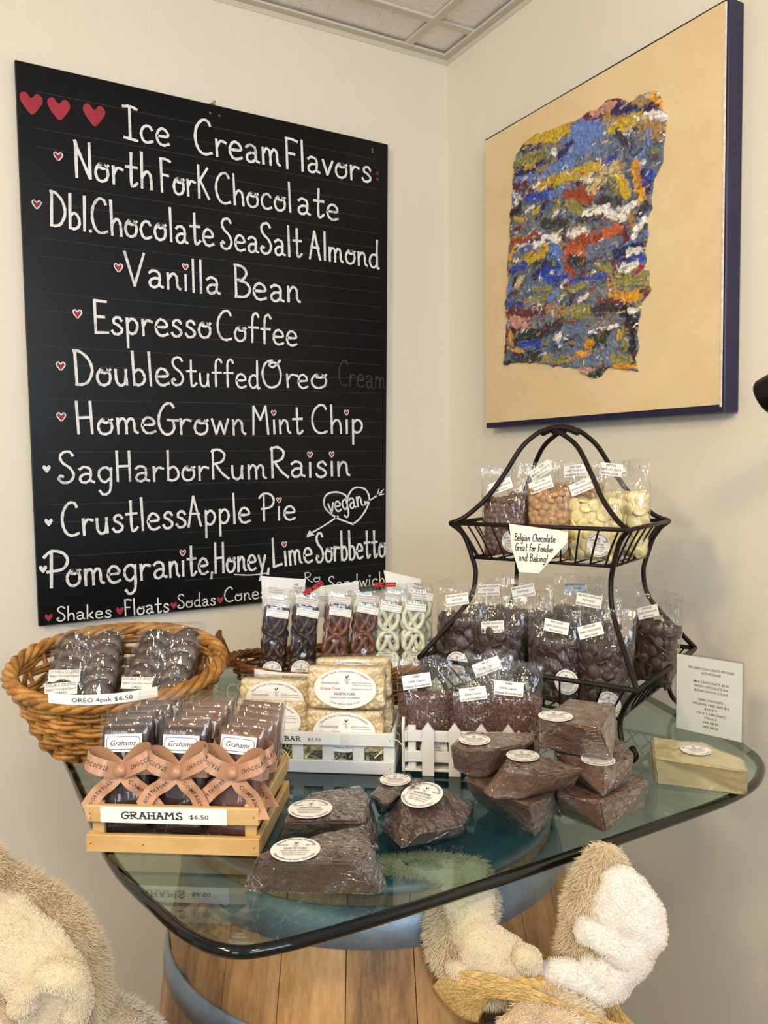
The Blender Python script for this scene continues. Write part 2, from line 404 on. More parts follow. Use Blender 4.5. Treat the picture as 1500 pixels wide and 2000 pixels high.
    t.l(t.bump(t.noise(t.tex((1, 1, 1)), 40, 2), .3, .004), t.b.inputs['Normal']); MAT['ribbon'] = t.m
    MAT['ribbon_ink'] = plain('ribbon_ink', '4a2a1c', .5)
    MAT['film'] = film('crinkled_bag_film', base=.04, rough=.06, scale=30, strength=1.0, dist=.014, haze=.02)
    MAT['wrap'] = film('cling_wrap', base=.17, rough=.13, scale=44, strength=1.0, dist=.018, haze=.045, stretch=(1, .5, .8), crease=.035)
    MAT['wrap_light'] = film('cling_wrap_on_white', base=.08, rough=.12, scale=30, strength=.7, dist=.006, haze=.03, stretch=(1, .5, .8), crease=.03)
    MAT['packfilm'] = film('pack_film', base=.04, rough=.06, scale=22, strength=.8, dist=.010, haze=.02)
    MAT['plush'] = plain('cream_fleece', 'D8C8A8', .95, spec=.1, var=.08, vscale=22, bump=.8, bscale=260)
    MAT['plush_skin'] = plain('tan_fur_base', 'CDB593', .95, spec=.1, var=.1, vscale=30, bump=.4, bscale=200)
    MAT['fleece_white'] = plain('white_fleece', 'E0DDD8', .95, spec=.1, var=.05, vscale=30, bump=.8, bscale=260)
    MAT['fur'] = plain('fur_strands', 'D2BE9E', .7, spec=.2); MAT['fur_light'] = plain('fur_strands_light', 'DDD0BC', .7, spec=.2)
    MAT['greenribbon'] = plain('green_satin', 'C6CC7A', .35)
mk()

# ---------------- text helpers ----------------
_tc = {}
def text_geo(s, size=1.0, spacing=1.0, res=2, bold=0.0):
    """flat text in the xy plane, left aligned, baseline y=0 -> verts (n,2), faces"""
    key = (s, spacing, res, bold)
    if key not in _tc:
        c = bpy.data.curves.new('t', 'FONT'); c.body = s; c.resolution_u = res; c.space_character = spacing; c.offset = bold
        o = bpy.data.objects.new('t', c)
        me = o.to_mesh()
        v = np.array([tuple(p.co) for p in me.vertices]).reshape(-1, 3)[:, :2]; f = [tuple(p.vertices) for p in me.polygons]
        o.to_mesh_clear(); bpy.data.objects.remove(o); bpy.data.curves.remove(c)
        _tc[key] = (v, f)
    v, f = _tc[key]; return v * size, f
def put_text(mb, s, size, x, y, m, align='c', z=.0003, spacing=1.0, sx=1.0, shear=0.0, bold=0.0, ang=0.0, fit=None):
    v, f = text_geo(s, size, spacing, 2, bold)
    if len(v) == 0: return
    v = v.copy(); v[:, 0] = v[:, 0] * sx + shear * v[:, 1]
    wd = v[:, 0].max() - v[:, 0].min()
    if fit: k = fit / wd; v[:, 0] *= k; wd = fit
    if align == 'c': v[:, 0] -= v[:, 0].min() + wd / 2
    elif align == 'r': v[:, 0] -= v[:, 0].max()
    ca, sa = math.cos(ang), math.sin(ang)
    X = v[:, 0] * ca - v[:, 1] * sa + x; Y = v[:, 0] * sa + v[:, 1] * ca + y
    mb.add(np.c_[X, Y, np.full(len(X), z)], f, m)
def put_arc(mb, s, size, r, a0, m, z=.0003, shear=.25, sx=1.0, below=False, ry=1.0):
    """text along an ellipse arc centred at the origin; a0 = centre angle"""
    v, f = text_geo(s, size); v = v.copy(); v[:, 0] = v[:, 0] * sx + shear * v[:, 1]; v[:, 0] -= (v[:, 0].max() + v[:, 0].min()) / 2
    if below: a = a0 + v[:, 0] / r; rr = r - v[:, 1]
    else: a = a0 - v[:, 0] / r; rr = r + v[:, 1]
    mb.add(np.c_[rr * np.cos(a), rr * np.sin(a) * ry, np.full(len(a), z)], f, m)
def disc(mb, r, m=0, seg=28, ry=1.0, t=.0004, z0=0, cx=0, cy=0):
    a = np.arange(seg) * 2 * PI / seg; top = np.c_[cx + r * np.cos(a), cy + r * ry * np.sin(a), np.full(seg, z0)]
    bot = top - [0, 0, t]
    mb.add(np.concatenate([top, bot]), [tuple(range(seg)), tuple(range(2 * seg - 1, seg - 1, -1))] + [(i, i + seg, (i + 1) % seg + seg, (i + 1) % seg) for i in range(seg)], m)
def card(mb, w_, h, m=0, z0=0, t=.0004, cx=0, cy=0): box(mb, (cx, cy, z0 - t / 2), (w_, h, t), m)
def poly(mb, P, m, z=.0003, sx=1, ox=0, oy=0):
    P = [(p[0] * sx + ox, p[1] * sx + oy, z) for p in P]; mb.add(P, [tuple(range(len(P)))], m)
def rooster(mb, x, y, s, z=.0004, ink=1, red=3, grey=2):
    poly(mb, [(-.5, .3), (-.35, .55), (-.25, .3), (0, .1), (.15, .12), (.1, -.25), (-.1, -.4), (-.3, -.15)], ink, z, s, x, y)
    poly(mb, [(.1, .1), (.2, .5), (.45, .65), (.4, .45), (.55, .5), (.45, .3), (.6, .25), (.4, .05), (.15, -.2)], red, z, s, x, y)
    poly(mb, [(-.02, -.4), (.02, -.4), (.02, -1.0), (-.02, -1.0)], ink, z, s, x, y)
    poly(mb, [(-1.0, -.78), (-.7, -.66), (-.7, -.72), (.7, -.6), (.7, -.5), (1.0, -.58), (.7, -.72), (.7, -.66), (-.7, -.8), (-.7, -.9)], ink, z, s, x, y)
    poly(mb, [(-.45, -.95), (.45, -.95), (.4, -2.0), (-.4, -2.0)], grey, z, s, x, y)
LM = lambda: [MAT['paper'], MAT['ink'], MAT['inkgrey'], MAT['inkred'], MAT['inkblue']]
def make_round_label(r=.02):
    mb = MB(); disc(mb, r, 0)
    s = r / .02
    put_arc(mb, 'Award Winning Goodness', .0042 * s, .0158 * s, PI / 2, 1, sx=.8)
    put_arc(mb, 'Handcrafted Artisan Chocolates', .0040 * s, .0186 * s, -PI / 2, 1, sx=.82, below=True)
    put_text(mb, 'Long Island', .0037 * s, -.0112 * s, .0055 * s, 1, shear=.2, fit=.0095 * s)
    put_text(mb, 'New York', .0037 * s, .0115 * s, .0055 * s, 1, shear=.2, fit=.008 * s)
    rooster(mb, 0, .0098 * s, .0034 * s)
    put_text(mb, 'NORTH FORK', .0040 * s, 0, -.0005 * s, 1, fit=.019 * s, z=.0006, bold=.01)
    put_text(mb, 'CHOCOLATE COMPANY', .0032 * s, 0, -.0042 * s, 1, fit=.024 * s, z=.0006)
    put_text(mb, 'Naturally Delicious', .0028 * s, 0, -.0072 * s, 3, fit=.020 * s)
    put_text(mb, 'NorthForkChocolate.com', .0026 * s, 0, -.0100 * s, 1, fit=.018 * s)
    return mb.mesh('round_label', LM())
# ---------------- room ----------------
CH = 2.52
mb = MB(); box(mb, (-1.9, .05, CH / 2), (3.9, .1, CH)); tag(mb.build('wall_left', MAT['wall']), kind='structure')
mb = MB(); box(mb, (.05, -1.9, CH / 2), (.1, 3.8, CH)); tag(mb.build('wall_right', MAT['wall']), kind='structure')
mb = MB(); box(mb, (-1.9, -1.9, -.05), (3.9, 3.9, .1)); tag(mb.build('floor', MAT['floor']), kind='structure')
mb = MB(); box(mb, (-1.9, -1.9, CH + .09), (3.9, 3.9, .1)); ceil_ = tag(mb.build('ceiling', MAT['white_edge']), kind='structure')
# suspended grid: cut row along each wall, then 0.6 x 1.2 m tiles
gx = [0, -.140, -.75, -1.36, -1.97, -2.6]; gy = [0, -.148, -1.36, -2.58]
for i in range(len(gx) - 1):
    for j in range(len(gy) - 1):
        x0, x1 = gx[i], gx[i + 1]; y0, y1 = gy[j], gy[j + 1]
        mb = MB(); box(mb, ((x0 + x1) / 2, (y0 + y1) / 2, CH + .018), (abs(x0 - x1) - .016, abs(y0 - y1) - .016, .016), bev=.002)
        mb.build('ceiling_tile', MAT['ctile'], ceil_)
def runner(c, s): 
    mb = MB(); box(mb, c, s, bev=.0015); mb.build('grid_runner', MAT['grid'], ceil_)
for x in gx[1:]: runner((x, -1.9, CH + .005), (.024, 3.8, .008))
for y in gy[1:]: runner((-1.9, y, CH + .0058), (3.8, .024, .008))
mb = MB(); box(mb, (-1.9, -.012, CH + .001), (3.8, .024, .006), bev=.001); box(mb, (-1.9, -.0012, CH - .004), (3.8, .0024, .022)); tag(mb.build('trim_1', MAT['grid']), kind='structure')
mb = MB(); box(mb, (-.012, -1.9, CH + .0006), (.024, 3.8, .006), bev=.001); box(mb, (-.0012, -1.9, CH - .004), (.0024, 3.8, .022)); tag(mb.build('trim_2', MAT['grid']), kind='structure')

# ---------------- chalkboard ----------------
BY = -.020
bc = [ony(30, 118, BY), ony(757, 283, BY), ony(752, 1150, BY), ony(77, 1222, BY)]   # TL TR BR BL
board = thing('chalkboard', 'large black menu chalkboard hand-lettered with ice cream flavors, hung on the left wall', 'chalkboard', (bc[3][0], 0, bc[3][2]))
BO = np.array([bc[3][0], 0, bc[3][2]])
mb = MB()
fr_ = [p - BO for p in bc]; bk = [p + [0, -BY - .001, 0] for p in fr_]
mb.add(fr_ + bk, [(3, 2, 1, 0), (4, 5, 6, 7), (0, 1, 5, 4), (1, 2, 6, 5), (2, 3, 7, 6), (3, 0, 4, 7)])
mb.build('board_panel', MAT['board'], board)
mb = MB()
for a, b in ((3, 0), (0, 1), (1, 2), (2, 3)):
    tube(mb, [fr_[a] + [0, .002, 0], fr_[b] + [0, .002, 0]], .0022, 6)
mb.build('board_edge', MAT['board_edge'], board)
for (px, py) in ((416, 203),):
    p = ony(px, py, -.012) - BO
    mb = MB(); tube(mb, [p + [0, 0, -.006], p + [0, 0, .004], p + [.004, -.003, .007], p + [.004, -.006, .002]], .0012, 6); box(mb, p + [0, .004, 0], (.012, .006, .004), bev=.0005)
    mb.build('hanging_hook', MAT['brass'], board)
for (px, py) in ((727, 292), (727, 297), (410, 221), (428, 226)):
    p = ony(px, py, BY) - BO
    mb = MB(); tube(mb, [p + [0, 0, 0], p + [0, -.0012, 0]], .003, 8); mb.build('screw_hole', MAT['brass'], board)

# single-stroke hand lettering: (width, strokes)
G = {
'I': (.46, [[(.23, 0), (.22, .97)], [(.02, .95), (.25, .98), (.46, .93)], [(.04, .04), (.25, .02), (.46, .0)]]),
'C': (.56, [[(.52, .84), (.44, .97), (.26, .96), (.08, .72), (.04, .38), (.14, .1), (.32, .0), (.54, .06)]]),
'F': (.44, [[(.06, .98), (.07, 0)], [(.03, .98), (.25, .98), (.44, .93)], [(.07, .52), (.34, .5)]]),
'N': (.56, [[(.05, .95), (.08, 0)], [(.03, .98), (.2, .6), (.5, .02)], [(.5, .02), (.48, .98)]]),
'K': (.5, [[(.06, .98), (.07, 0)], [(.44, .92), (.09, .5)], [(.12, .54), (.48, .0)]]),
'D': (.56, [[(.06, .98), (.07, 0)], [(.02, .98), (.2, .96), (.44, .75), (.54, .42), (.4, .1), (.2, .01), (.04, .02)]]),
'S': (.5, [[(.44, .86), (.34, .98), (.16, .95), (.08, .8), (.16, .62), (.36, .46), (.46, .24), (.36, .04), (.16, .0), (.04, .12), (.1, .22), (.16, .18)]]),
'A': (.52, [[(.04, 0), (.24, .98)], [(.24, .98), (.48, 0)], [(.1, .42), (.44, .4)]]),
'V': (.62, [[(.02, .98), (.3, .0)], [(.3, .0), (.6, .98)]]),
'B': (.5, [[(.06, .98), (.07, 0)], [(.03, .98), (.28, .94), (.4, .76), (.28, .56), (.1, .52)], [(.1, .52), (.38, .46), (.5, .26), (.36, .04), (.04, .01)]]),
'E': (.44, [[(.06, .98), (.05, 0)], [(.06, .97), (.42, .95)], [(.07, .5), (.34, .49)], [(.05, .02), (.44, .03)]]),
'O': (.6, [[(.34, .98), (.14, .88), (.04, .5), (.12, .1), (.3, .0), (.5, .14), (.56, .5), (.48, .84), (.34, .9), (.24, .82), (.36, .74), (.56, .98)]]),
'H': (.52, [[(.06, .98), (.08, 0)], [(.44, .98), (.46, 0)], [(.08, .48), (.45, .5)]]),
'G': (.56, [[(.5, .86), (.4, .98), (.22, .92), (.06, .6), (.06, .25), (.2, .02), (.38, .02), (.5, .2), (.46, .46)], [(.3, .46), (.62, .44)]]),
'M': (.66, [[(.05, .0), (.1, .98)], [(.1, .98), (.33, .5)], [(.33, .5), (.54, .98)], [(.54, .98), (.6, 0)]]),
'R': (.54, [[(.06, .98), (.07, 0)], [(.02, .92), (.22, .99), (.42, .84), (.36, .6), (.12, .5)], [(.14, .5), (.34, .2), (.56, .0)]]),
'P': (.54, [[(.16, .95), (.17, 0)], [(.0, .82), (.16, .98), (.4, .94), (.52, .74), (.42, .5), (.08, .42)]]),
'L': (.46, [[(.1, .98), (.05, .02)], [(.05, .02), (.44, .08)]]),
'a': (.47, [[(.04, .42), (.16, .5), (.32, .45), (.36, .3), (.35, .08), (.46, .02)], [(.35, .27), (.18, .27), (.06, .17), (.08, .04), (.2, .0), (.33, .08)]]),
'b': (.42, [[(.06, 1), (.07, 0)], [(.07, .04), (.22, .0), (.38, .1), (.4, .27), (.32, .42), (.2, .46), (.07, .36)]]),
'c': (.42, [[(.38, .4), (.28, .5), (.12, .45), (.03, .26), (.09, .06), (.22, 0), (.4, .06)]]),
'd': (.46, [[(.37, 1), (.37, .06), (.46, .0)], [(.36, .4), (.24, .47), (.09, .4), (.03, .22), (.1, .04), (.22, 0), (.36, .1)]]),
'e': (.44, [[(.05, .26), (.38, .28), (.35, .43), (.2, .5), (.07, .4), (.03, .2), (.11, .04), (.25, 0), (.42, .06)]]),
'f': (.38, [[(.38, .88), (.3, 1), (.18, .94), (.14, .72), (.14, 0)], [(.0, .5), (.36, .51)]]),
'g': (.44, [[(.39, .48), (.38, -.15), (.3, -.34), (.16, -.38), (.06, -.26)], [(.38, .4), (.24, .5), (.08, .42), (.03, .25), (.12, .06), (.24, .03), (.38, .16)]]),
'h': (.42, [[(.05, 1), (.06, 0)], [(.06, .28), (.2, .47), (.33, .42), (.37, .25), (.38, 0)]]),
'i': (.16, [[(.08, .48), (.08, 0)]]),
'k': (.4, [[(.05, 1), (.05, 0)], [(.34, .46), (.07, .2)], [(.12, .25), (.38, 0)]]),
'l': (.15, [[(.07, 1), (.08, 0)]]),
'm': (.64, [[(.04, .48), (.05, 0)], [(.05, .3), (.15, .47), (.26, .42), (.29, .25), (.29, 0)], [(.29, .3), (.4, .47), (.51, .4), (.53, .1), (.62, .02)]]),
'n': (.44, [[(.05, .48), (.06, 0)], [(.06, .28), (.19, .47), (.32, .4), (.35, .1), (.44, .02)]]),
'o': (.46, [[(.3, .46), (.14, .45), (.03, .26), (.08, .06), (.22, 0), (.38, .08), (.42, .28), (.33, .44), (.2, .46), (.16, .38), (.3, .36), (.44, .46)]]),
'p': (.42, [[(.06, .48), (.05, -.4)], [(.06, .34), (.2, .47), (.34, .4), (.38, .24), (.3, .06), (.16, .02), (.06, .1)]]),
'r': (.36, [[(.05, .48), (.06, 0)], [(.06, .26), (.18, .45), (.36, .42)]]),
's': (.38, [[(.35, .4), (.26, .5), (.12, .46), (.1, .34), (.24, .26), (.35, .14), (.28, .02), (.12, 0), (.03, .1)]]),
't': (.4, [[(.19, .92), (.19, .1), (.27, 0), (.39, .1)], [(.02, .52), (.38, .53)]]),
'u': (.44, [[(.04, .46), (.06, .12), (.18, 0), (.32, .1), (.36, .46)], [(.36, .2), (.37, .02)]]),
'v': (.38, [[(.02, .48), (.18, .0)], [(.18, .0), (.38, .48)]]),
'w': (.56, [[(.02, .48), (.15, .0)], [(.15, 0), (.28, .4)], [(.28, .4), (.4, 0)], [(.4, 0), (.54, .48)]]),
'y': (.4, [[(.03, .48), (.2, .08)], [(.38, .48), (.22, 0), (.1, -.35)]]),
'.': (.12, [[(.05, .02), (.06, -.02)]]), ',': (.14, [[(.07, .04), (.03, -.16)]]), ' ': (.3, []), '!': (.2, [[(.1, .95), (.09, .25)], [(.09, .04), (.09, .0)]]),
}
def ribbon2(P, wd):
    P = np.array(P, float); T = np.gradient(P, axis=0); T /= np.linalg.norm(T, axis=1)[:, None] + 1e-9
    Nn = np.c_[-T[:, 1], T[:, 0]]; n = len(P)
    wv = wd / 2 * (1 + .12 * np.sin(np.arange(n) * 1.3 + P[0, 0] * 9))[:, None]
    A = P + Nn * wv; B = P - Nn * wv
    A[0] -= T[0] * wd * .3; B[0] -= T[0] * wd * .3; A[-1] += T[-1] * wd * .3; B[-1] += T[-1] * wd * .3
    return np.concatenate([A, B]), [(i, i + n, i + 1 + n, i + 1) for i in range(n - 1)]
HEART = [(0, -.55), (-.3, -.25), (-.52, .12), (-.48, .4), (-.25, .5), (0, .25), (.25, .5), (.48, .4), (.52, .12), (.3, -.25)]
bu = bc[2] - bc[3]; bu = bu / np.linalg.norm(bu)
def b2(px, py):
    p = ony(px, py, BY) - BO; return np.array([p[0], p[2]])
def chalk_add(mb, V2, f, m=0, lift=.0008):
    V2 = np.asarray(V2); mb.add(np.c_[V2[:, 0], np.full(len(V2), BY - lift), V2[:, 1]], f, m)
def heart(mb, c, s, m, outline=False, lift=.0008, wd=.0022):
    P = catmull(HEART, 4, closed=True) * s + np.array(c)
    if outline: v, f = ribbon2(np.concatenate([P, P[:1]]), wd); chalk_add(mb, v, f, m, lift)
    else: chalk_add(mb, P, [tuple(range(len(P)))], m, lift)
def word(text, x0, y0, x1, y1, H, wd=.072, faint=False):
    """hand-lettered word between two baseline points (photo pixels), H = cap height in pixels"""
    a = b2(x0, y0); b = b2(x1, y1); h = (b2(x0, y0 - H) - a)[1]
    U = b - a; tot = sum(G[c][0] for c in text) + .09 * (len(text) - 1)
    k = np.linalg.norm(U) / tot; U = U / np.linalg.norm(U); V = np.array([-U[1], U[0]])
    mb = MB(); x = 0; r_ = random.Random(text)
    for c in text:
        w_, st = G[c]; dy = r_.uniform(-.015, .015)
        for s in st:
            P = catmull(s, 6) if len(s) > 2 else np.array([s[0], (np.array(s[0]) + s[1]) / 2, s[1]])
            Q = a + np.outer((P[:, 0] + x) * k, U) + np.outer((P[:, 1] + dy) * h, V)
            v, f = ribbon2(Q, wd * h * (1.1 if H > 40 else 1.25)); chalk_add(mb, v, f, 0, .0008 + r_.uniform(0, .0003))
            if c in 'oOB' or r_.random() < .15:
                v, f = ribbon2(Q + np.array([.0012, -.0008]), wd * h * .35); chalk_add(mb, v, f, 0, .0012)
        if c == 'i':
            cc = a + U * (x + .08) * k + V * .72 * h
            heart(mb, cc, .15 * h, 1, False, .0012); heart(mb, cc + [0, .001], .17 * h, 0, True, .0016, wd * h * .4)
        x += w_ + .09
    return mb.build('chalk_word', [MAT['chalk_faint'] if faint else MAT['chalk'], MAT['chalk_red']], board)
WORDS = [('Ice', 240, 270, 331, 287, 66), ('Cream', 380, 298, 548, 325, 68), ('Flavors', 557, 328, 725, 357, 60),
 ('North', 145, 345, 298, 371, 72), ('ForK', 313, 375, 409, 389, 66), ('Chocol', 421, 395, 570, 414, 60), ('ate', 580, 416, 661, 431, 60),
 ('Dbl.', 97, 440, 180, 453, 68), ('Chocolate', 179, 454, 418, 481, 68), ('Sea', 430, 484, 505, 494, 60), ('Salt', 508, 494, 590, 503, 60), ('Almond', 603, 505, 740, 523, 56),
 ('Vanilla', 243, 556, 430, 575, 66), ('Bean', 457, 580, 586, 592, 64), ('Espresso', 184, 650, 413, 660, 66), ('Coffee', 423, 662, 580, 676, 58),
 ('Double', 146, 752, 331, 753, 68), ('Stuffed', 334, 752, 507, 758, 55), ('Or', 511, 757, 582, 757, 54), ('e', 582, 758, 602, 758, 52), ('o', 607, 758, 640, 758, 56),
 ('Home', 148, 848, 305, 846, 64), ('Grown', 308, 848, 479, 848, 62), ('Mint', 492, 848, 592, 846, 56), ('Chip', 608, 846, 709, 846, 56),
 ('Sag', 112, 943, 220, 943, 62), ('Harbor', 225, 940, 407, 938, 60), ('Rum', 412, 936, 521, 935, 58), ('Raisin', 528, 933, 683, 929, 60),
 ('Crustless', 121, 1047, 364, 1029, 66), ('Apple', 366, 1028, 489, 1020, 60), ('Pie', 506, 1017, 577, 1015, 54),
 ('P', 85, 1148, 133, 1146, 72), ('omegra', 130, 1146, 326, 1128, 66), ('nite,', 330, 1127, 417, 1120, 62), ('Honey,', 418, 1119, 527, 1112, 60), ('Lime', 533, 1109, 611, 1097, 58), ('Sorbbetto', 617, 1099, 753, 1086, 58),
 ('Shakes', 110, 1213, 217, 1205, 28), ('Floats', 243, 1203, 330, 1194, 32), ('Sodas', 346, 1188, 421, 1181, 27), ('Cones', 438, 1176, 520, 1167, 28), ('Ro', 594, 1138, 625, 1136, 20), ('Sandwich', 640, 1152, 751, 1141, 26)]
for wd_ in WORDS: word(*wd_)
word('Cream', 660, 752, 752, 760, 50, faint=True, wd=.04)
for px, py, s in ((61, 202, 40), (115, 213, 40), (184, 225, 40)):
    mb = MB(); c = b2(px, py); k = (b2(px, py - s) - c)[1]; heart(mb, c, k, 0); mb.build('chalk_heart', [MAT['chalk_red']], board)['label'] = 'filled red chalk heart'
for px, py in ((113.5, 305.6), (71.5, 399.6), (231, 523), (151, 613), (118.5, 715), (119.5, 814)):
    mb = MB(); c = b2(px, py); k = (b2(px, py - 15) - c)[1]; heart(mb, c + [0, -.001], k * .95, 1); heart(mb, c, k, 0, True, .0014, .0026); mb.build('chalk_heart', [MAT['chalk'], MAT['chalk_red']], board)
for px, py in ((91, 915.5), (95, 1020), (84, 1111.6)):
    mb = MB(); c = b2(px, py); k = (b2(px, py - 14) - c)[1]; heart(mb, c, k, 0); mb.build('chalk_heart', [MAT['chalk']], board)
for px, py, s in ((95, 1206, 13), (234, 1193, 14), (339, 1182, 12), (430, 1172, 12), (737, 339, 6), (737, 350, 6)):
    mb = MB(); c = b2(px, py); k = (b2(px, py - s) - c)[1]; heart(mb, c, k, 0); mb.build('chalk_heart', [MAT['chalk_red']], board)
# the vegan heart with its arrow, the underline and the faint ruled lines
mb = MB()
H_ = catmull([b2(*p) for p in ((690, 1024), (655, 1010), (634, 990), (636, 968), (655, 961), (675, 968), (677, 984), (680, 968), (692, 953), (712, 955), (721, 972), (716, 992), (703, 1012), (690, 1023))], 6)
v, f = ribbon2(H_, .005); chalk_add(mb, v, f); mb.build('chalk_heart', [MAT['chalk']], board)['label'] = 'outlined chalk heart around a word'
word('vegan', 643, 1003, 709, 988, 40, wd=.07)
for pts in (((600, 1045), (632, 1027), (660, 1008)), ((713, 983), (730, 972), (745, 962))):
    mb = MB(); v, f = ribbon2(catmull([b2(*p) for p in pts], 4), .0042); chalk_add(mb, v, f)
    if pts[0][0] == 600: chalk_add(mb, [b2(598, 1050), b2(604, 1035), b2(614, 1045)], [(0, 1, 2)], 0, .001)
    else:
        for q in ((740, 955), (749, 956), (750, 965)):
            v, f = ribbon2([b2(736, 968), b2((736 + q[0]) / 2, (968 + q[1]) / 2), b2(*q)], .003); chalk_add(mb, v, f)
        chalk_add(mb, [b2(711, 978), b2(712, 988), b2(719, 981)], [(0, 1, 2)], 0, .001)
    mb.build('chalk_arrow', [MAT['chalk']], board)
mb = MB(); v, f = ribbon2(catmull([b2(458, 1122), b2(490, 1123), b2(522, 1119)], 4), .003); chalk_add(mb, v, f); mb.build('chalk_underline', [MAT['chalk']], board)
mb = MB(); W_ = fr_[2][0]; Ht = fr_[1][2]
for k in range(30):
    z = Ht - .045 - k * .0392
    if z < .05: break
    v, f = ribbon2([(.03 + .3 * (k % 3 == 1), z), (W_ * .5, z + random.uniform(-.002, .002)), (W_ - .004, z)], .0009); chalk_add(mb, v, f, 0, .0005)
mb.build('ruled_line', [MAT['chalk_faint']], board)['kind'] = 'stuff'

# ---------------- painting ----------------
PX = -.045
pc = [onx(943, 281, PX), onx(1418, -8, PX), onx(1412, 798, PX), onx(952, 835, PX)]   # far-top near-top near-bottom far-bottom
yf, yn = (pc[0][1] + pc[3][1]) / 2, (pc[1][1] + pc[2][1]) / 2; zt_, zb_ = (pc[0][2] + pc[1][2]) / 2, (pc[2][2] + pc[3][2]) / 2
paint = thing('abstract_painting', 'large square abstract canvas, multicoloured impasto on cream ground with navy sides', 'painting', (0, yn, zb_))
PO = np.array([0, yn, zb_]); PW, PH = yf - yn, zt_ - zb_
mb = MB(); box(mb, (-.0215, PW / 2, PH / 2), (.041, PW + .006, PH + .008), bev=.002); mb.build('navy_frame', MAT['navy'], paint)
mb = MB()
grid(mb, lambda u, v: (-.0445 + (.0006 * math.sin(u * 9 + v * 5)), .002 + u * (PW - .004), .010 + v * (PH - .012)), 24, 24)
v0 = mb.v[0]; 
box(mb, (-.0425, PW / 2, PH / 2 + .004), (.003, PW - .004, PH - .012)); mb.build('cream_canvas', MAT['canvas'], paint)
mb = MB(); box(mb, (-.0445, .003, PH / 2), (.0022, .005, PH - .01), bev=.0008); mb.build('chipped_edge', MAT['white_edge'], paint)
COL = {k: np.array(lin(v)[:3]) for k, v in dict(Y='C9A826', YO='DB9A1E', OL='8f8a48', B='2444B0', LB='6684C8', N='16165c', W='F2F0EA', G='77787e', D='34323a', R='A0401f', O='C8622a', M='6b2028', T='A98555', S='64748e', K='233122', P='CF9A8E', BK='17131a', C='D8BC8A', RD='9a1c28').items()}
OUT = [(280, 390), (340, 350), (450, 315), (560, 270), (640, 240), (700, 195), (760, 175), (830, 120), (890, 98), (930, 120), (960, 130), (1050, 85), (1110, 60), (1165, 70), (1180, 120), (1178, 180), (1215, 220), (1208, 320), (1195, 420), (1180, 520), (1150, 590), (1135, 640), (1120, 740), (1118, 820), (1090, 900), (1090, 950), (1100, 975), (1080, 1060), (1070, 1110), (1080, 1160), (1050, 1220), (1100, 1240), (1095, 1320), (1118, 1345), (1090, 1390), (1050, 1440), (1040, 1500), (1020, 1650), (1035, 1720), (1000, 1800), (1025, 1885), (930, 1878), (830, 1870), (770, 1930), (700, 1925), (650, 1890), (640, 1865), (540, 1865), (400, 1840), (250, 1830), (150, 1850), (160, 1700), (172, 1560), (158, 1440), (180, 1300), (170, 1180), (190, 1050), (190, 900), (208, 700), (215, 560), (240, 470)]
def pq(x, y):
    p = onx(940 + x / 3.3325, 160 + y / 3.3325, PX) - PO; return (p[1], p[2])
OP = np.array([pq(*p) for p in OUT]); lo = OP.min(0) - .004; hi = OP.max(0) + .004
NY, NZ = 300, 330
gy_ = np.linspace(lo[0], hi[0], NY); gz_ = np.linspace(lo[1], hi[1], NZ); YY, ZZ = np.meshgrid(gy_, gz_)
P3 = np.stack([YY * 0, YY, ZZ], -1); wy = YY + .004 * noise(P3, 70, 1) ; wz = ZZ + .004 * noise(P3, 70, 2)
ins = np.zeros(YY.shape, bool); n = len(OP)
for i in range(n):
    y1, z1 = OP[i]; y2, z2 = OP[(i + 1) % n]
    if z1 == z2: continue
    c_ = ((z1 > wz) != (z2 > wz)) & (wy < (y2 - y1) * (wz - z1) / (z2 - z1) + y1); ins ^= c_
colr = np.zeros(YY.shape + (3,)); colr[:] = COL['S'] * .8; hgt = .0015 + .0012 * fbm(P3, 60, 3)
keys = list(COL)
def daub(y0, z0, y1, z1, wd, col, mix=1.0, seed=0):
    dy, dz = y1 - y0, z1 - z0; L2 = dy * dy + dz * dz + 1e-9
    m0 = max(abs(dy), abs(dz)) + wd * 2
    sy = slice(max(0, int((min(y0, y1) - wd * 2 - lo[0]) / (hi[0] - lo[0]) * (NY - 1))), min(NY, int((max(y0, y1) + wd * 2 - lo[0]) / (hi[0] - lo[0]) * (NY - 1)) + 2))
    sz = slice(max(0, int((min(z0, z1) - wd * 2 - lo[1]) / (hi[1] - lo[1]) * (NZ - 1))), min(NZ, int((max(z0, z1) + wd * 2 - lo[1]) / (hi[1] - lo[1]) * (NZ - 1)) + 2))
    Y, Z = YY[sz, sy], ZZ[sz, sy]
    if Y.size == 0: return
    t = np.clip(((Y - y0) * dy + (Z - z0) * dz) / L2, 0, 1)
    d = np.hypot(Y - y0 - t * dy, Z - z0 - t * dz)
    q = np.stack([Y * 0 + seed, Y * 1.0, Z * 1.0], -1)
    wn = wd * (1 + .55 * noise(q, 110, seed) + .25 * noise(q, 260, seed + 2))
    a = np.clip((wn - d) / (wd * .25), 0, 1) * mix
    Ld = math.sqrt(L2); qs = np.stack([Y * 0 + seed, ((Y - y0) * dy + (Z - z0) * dz) / Ld * 60, (-(Y - y0) * dz + (Z - z0) * dy) / Ld * 520], -1)
    sn = noise(qs, 1.0, seed + 5); st = 1 + .30 * sn; a = a * np.clip(1.25 + 1.1 * noise(qs, .8, seed + 7), .0, 1)
    colr[sz, sy] = colr[sz, sy] * (1 - a[..., None]) + (col * st[..., None]) * a[..., None]
    hgt[sz, sy] = hgt[sz, sy] * (1 - .6 * a) + a * (.0018 + .0012 * (d / wd) + .0012 * noise(q, 200, seed + 9))
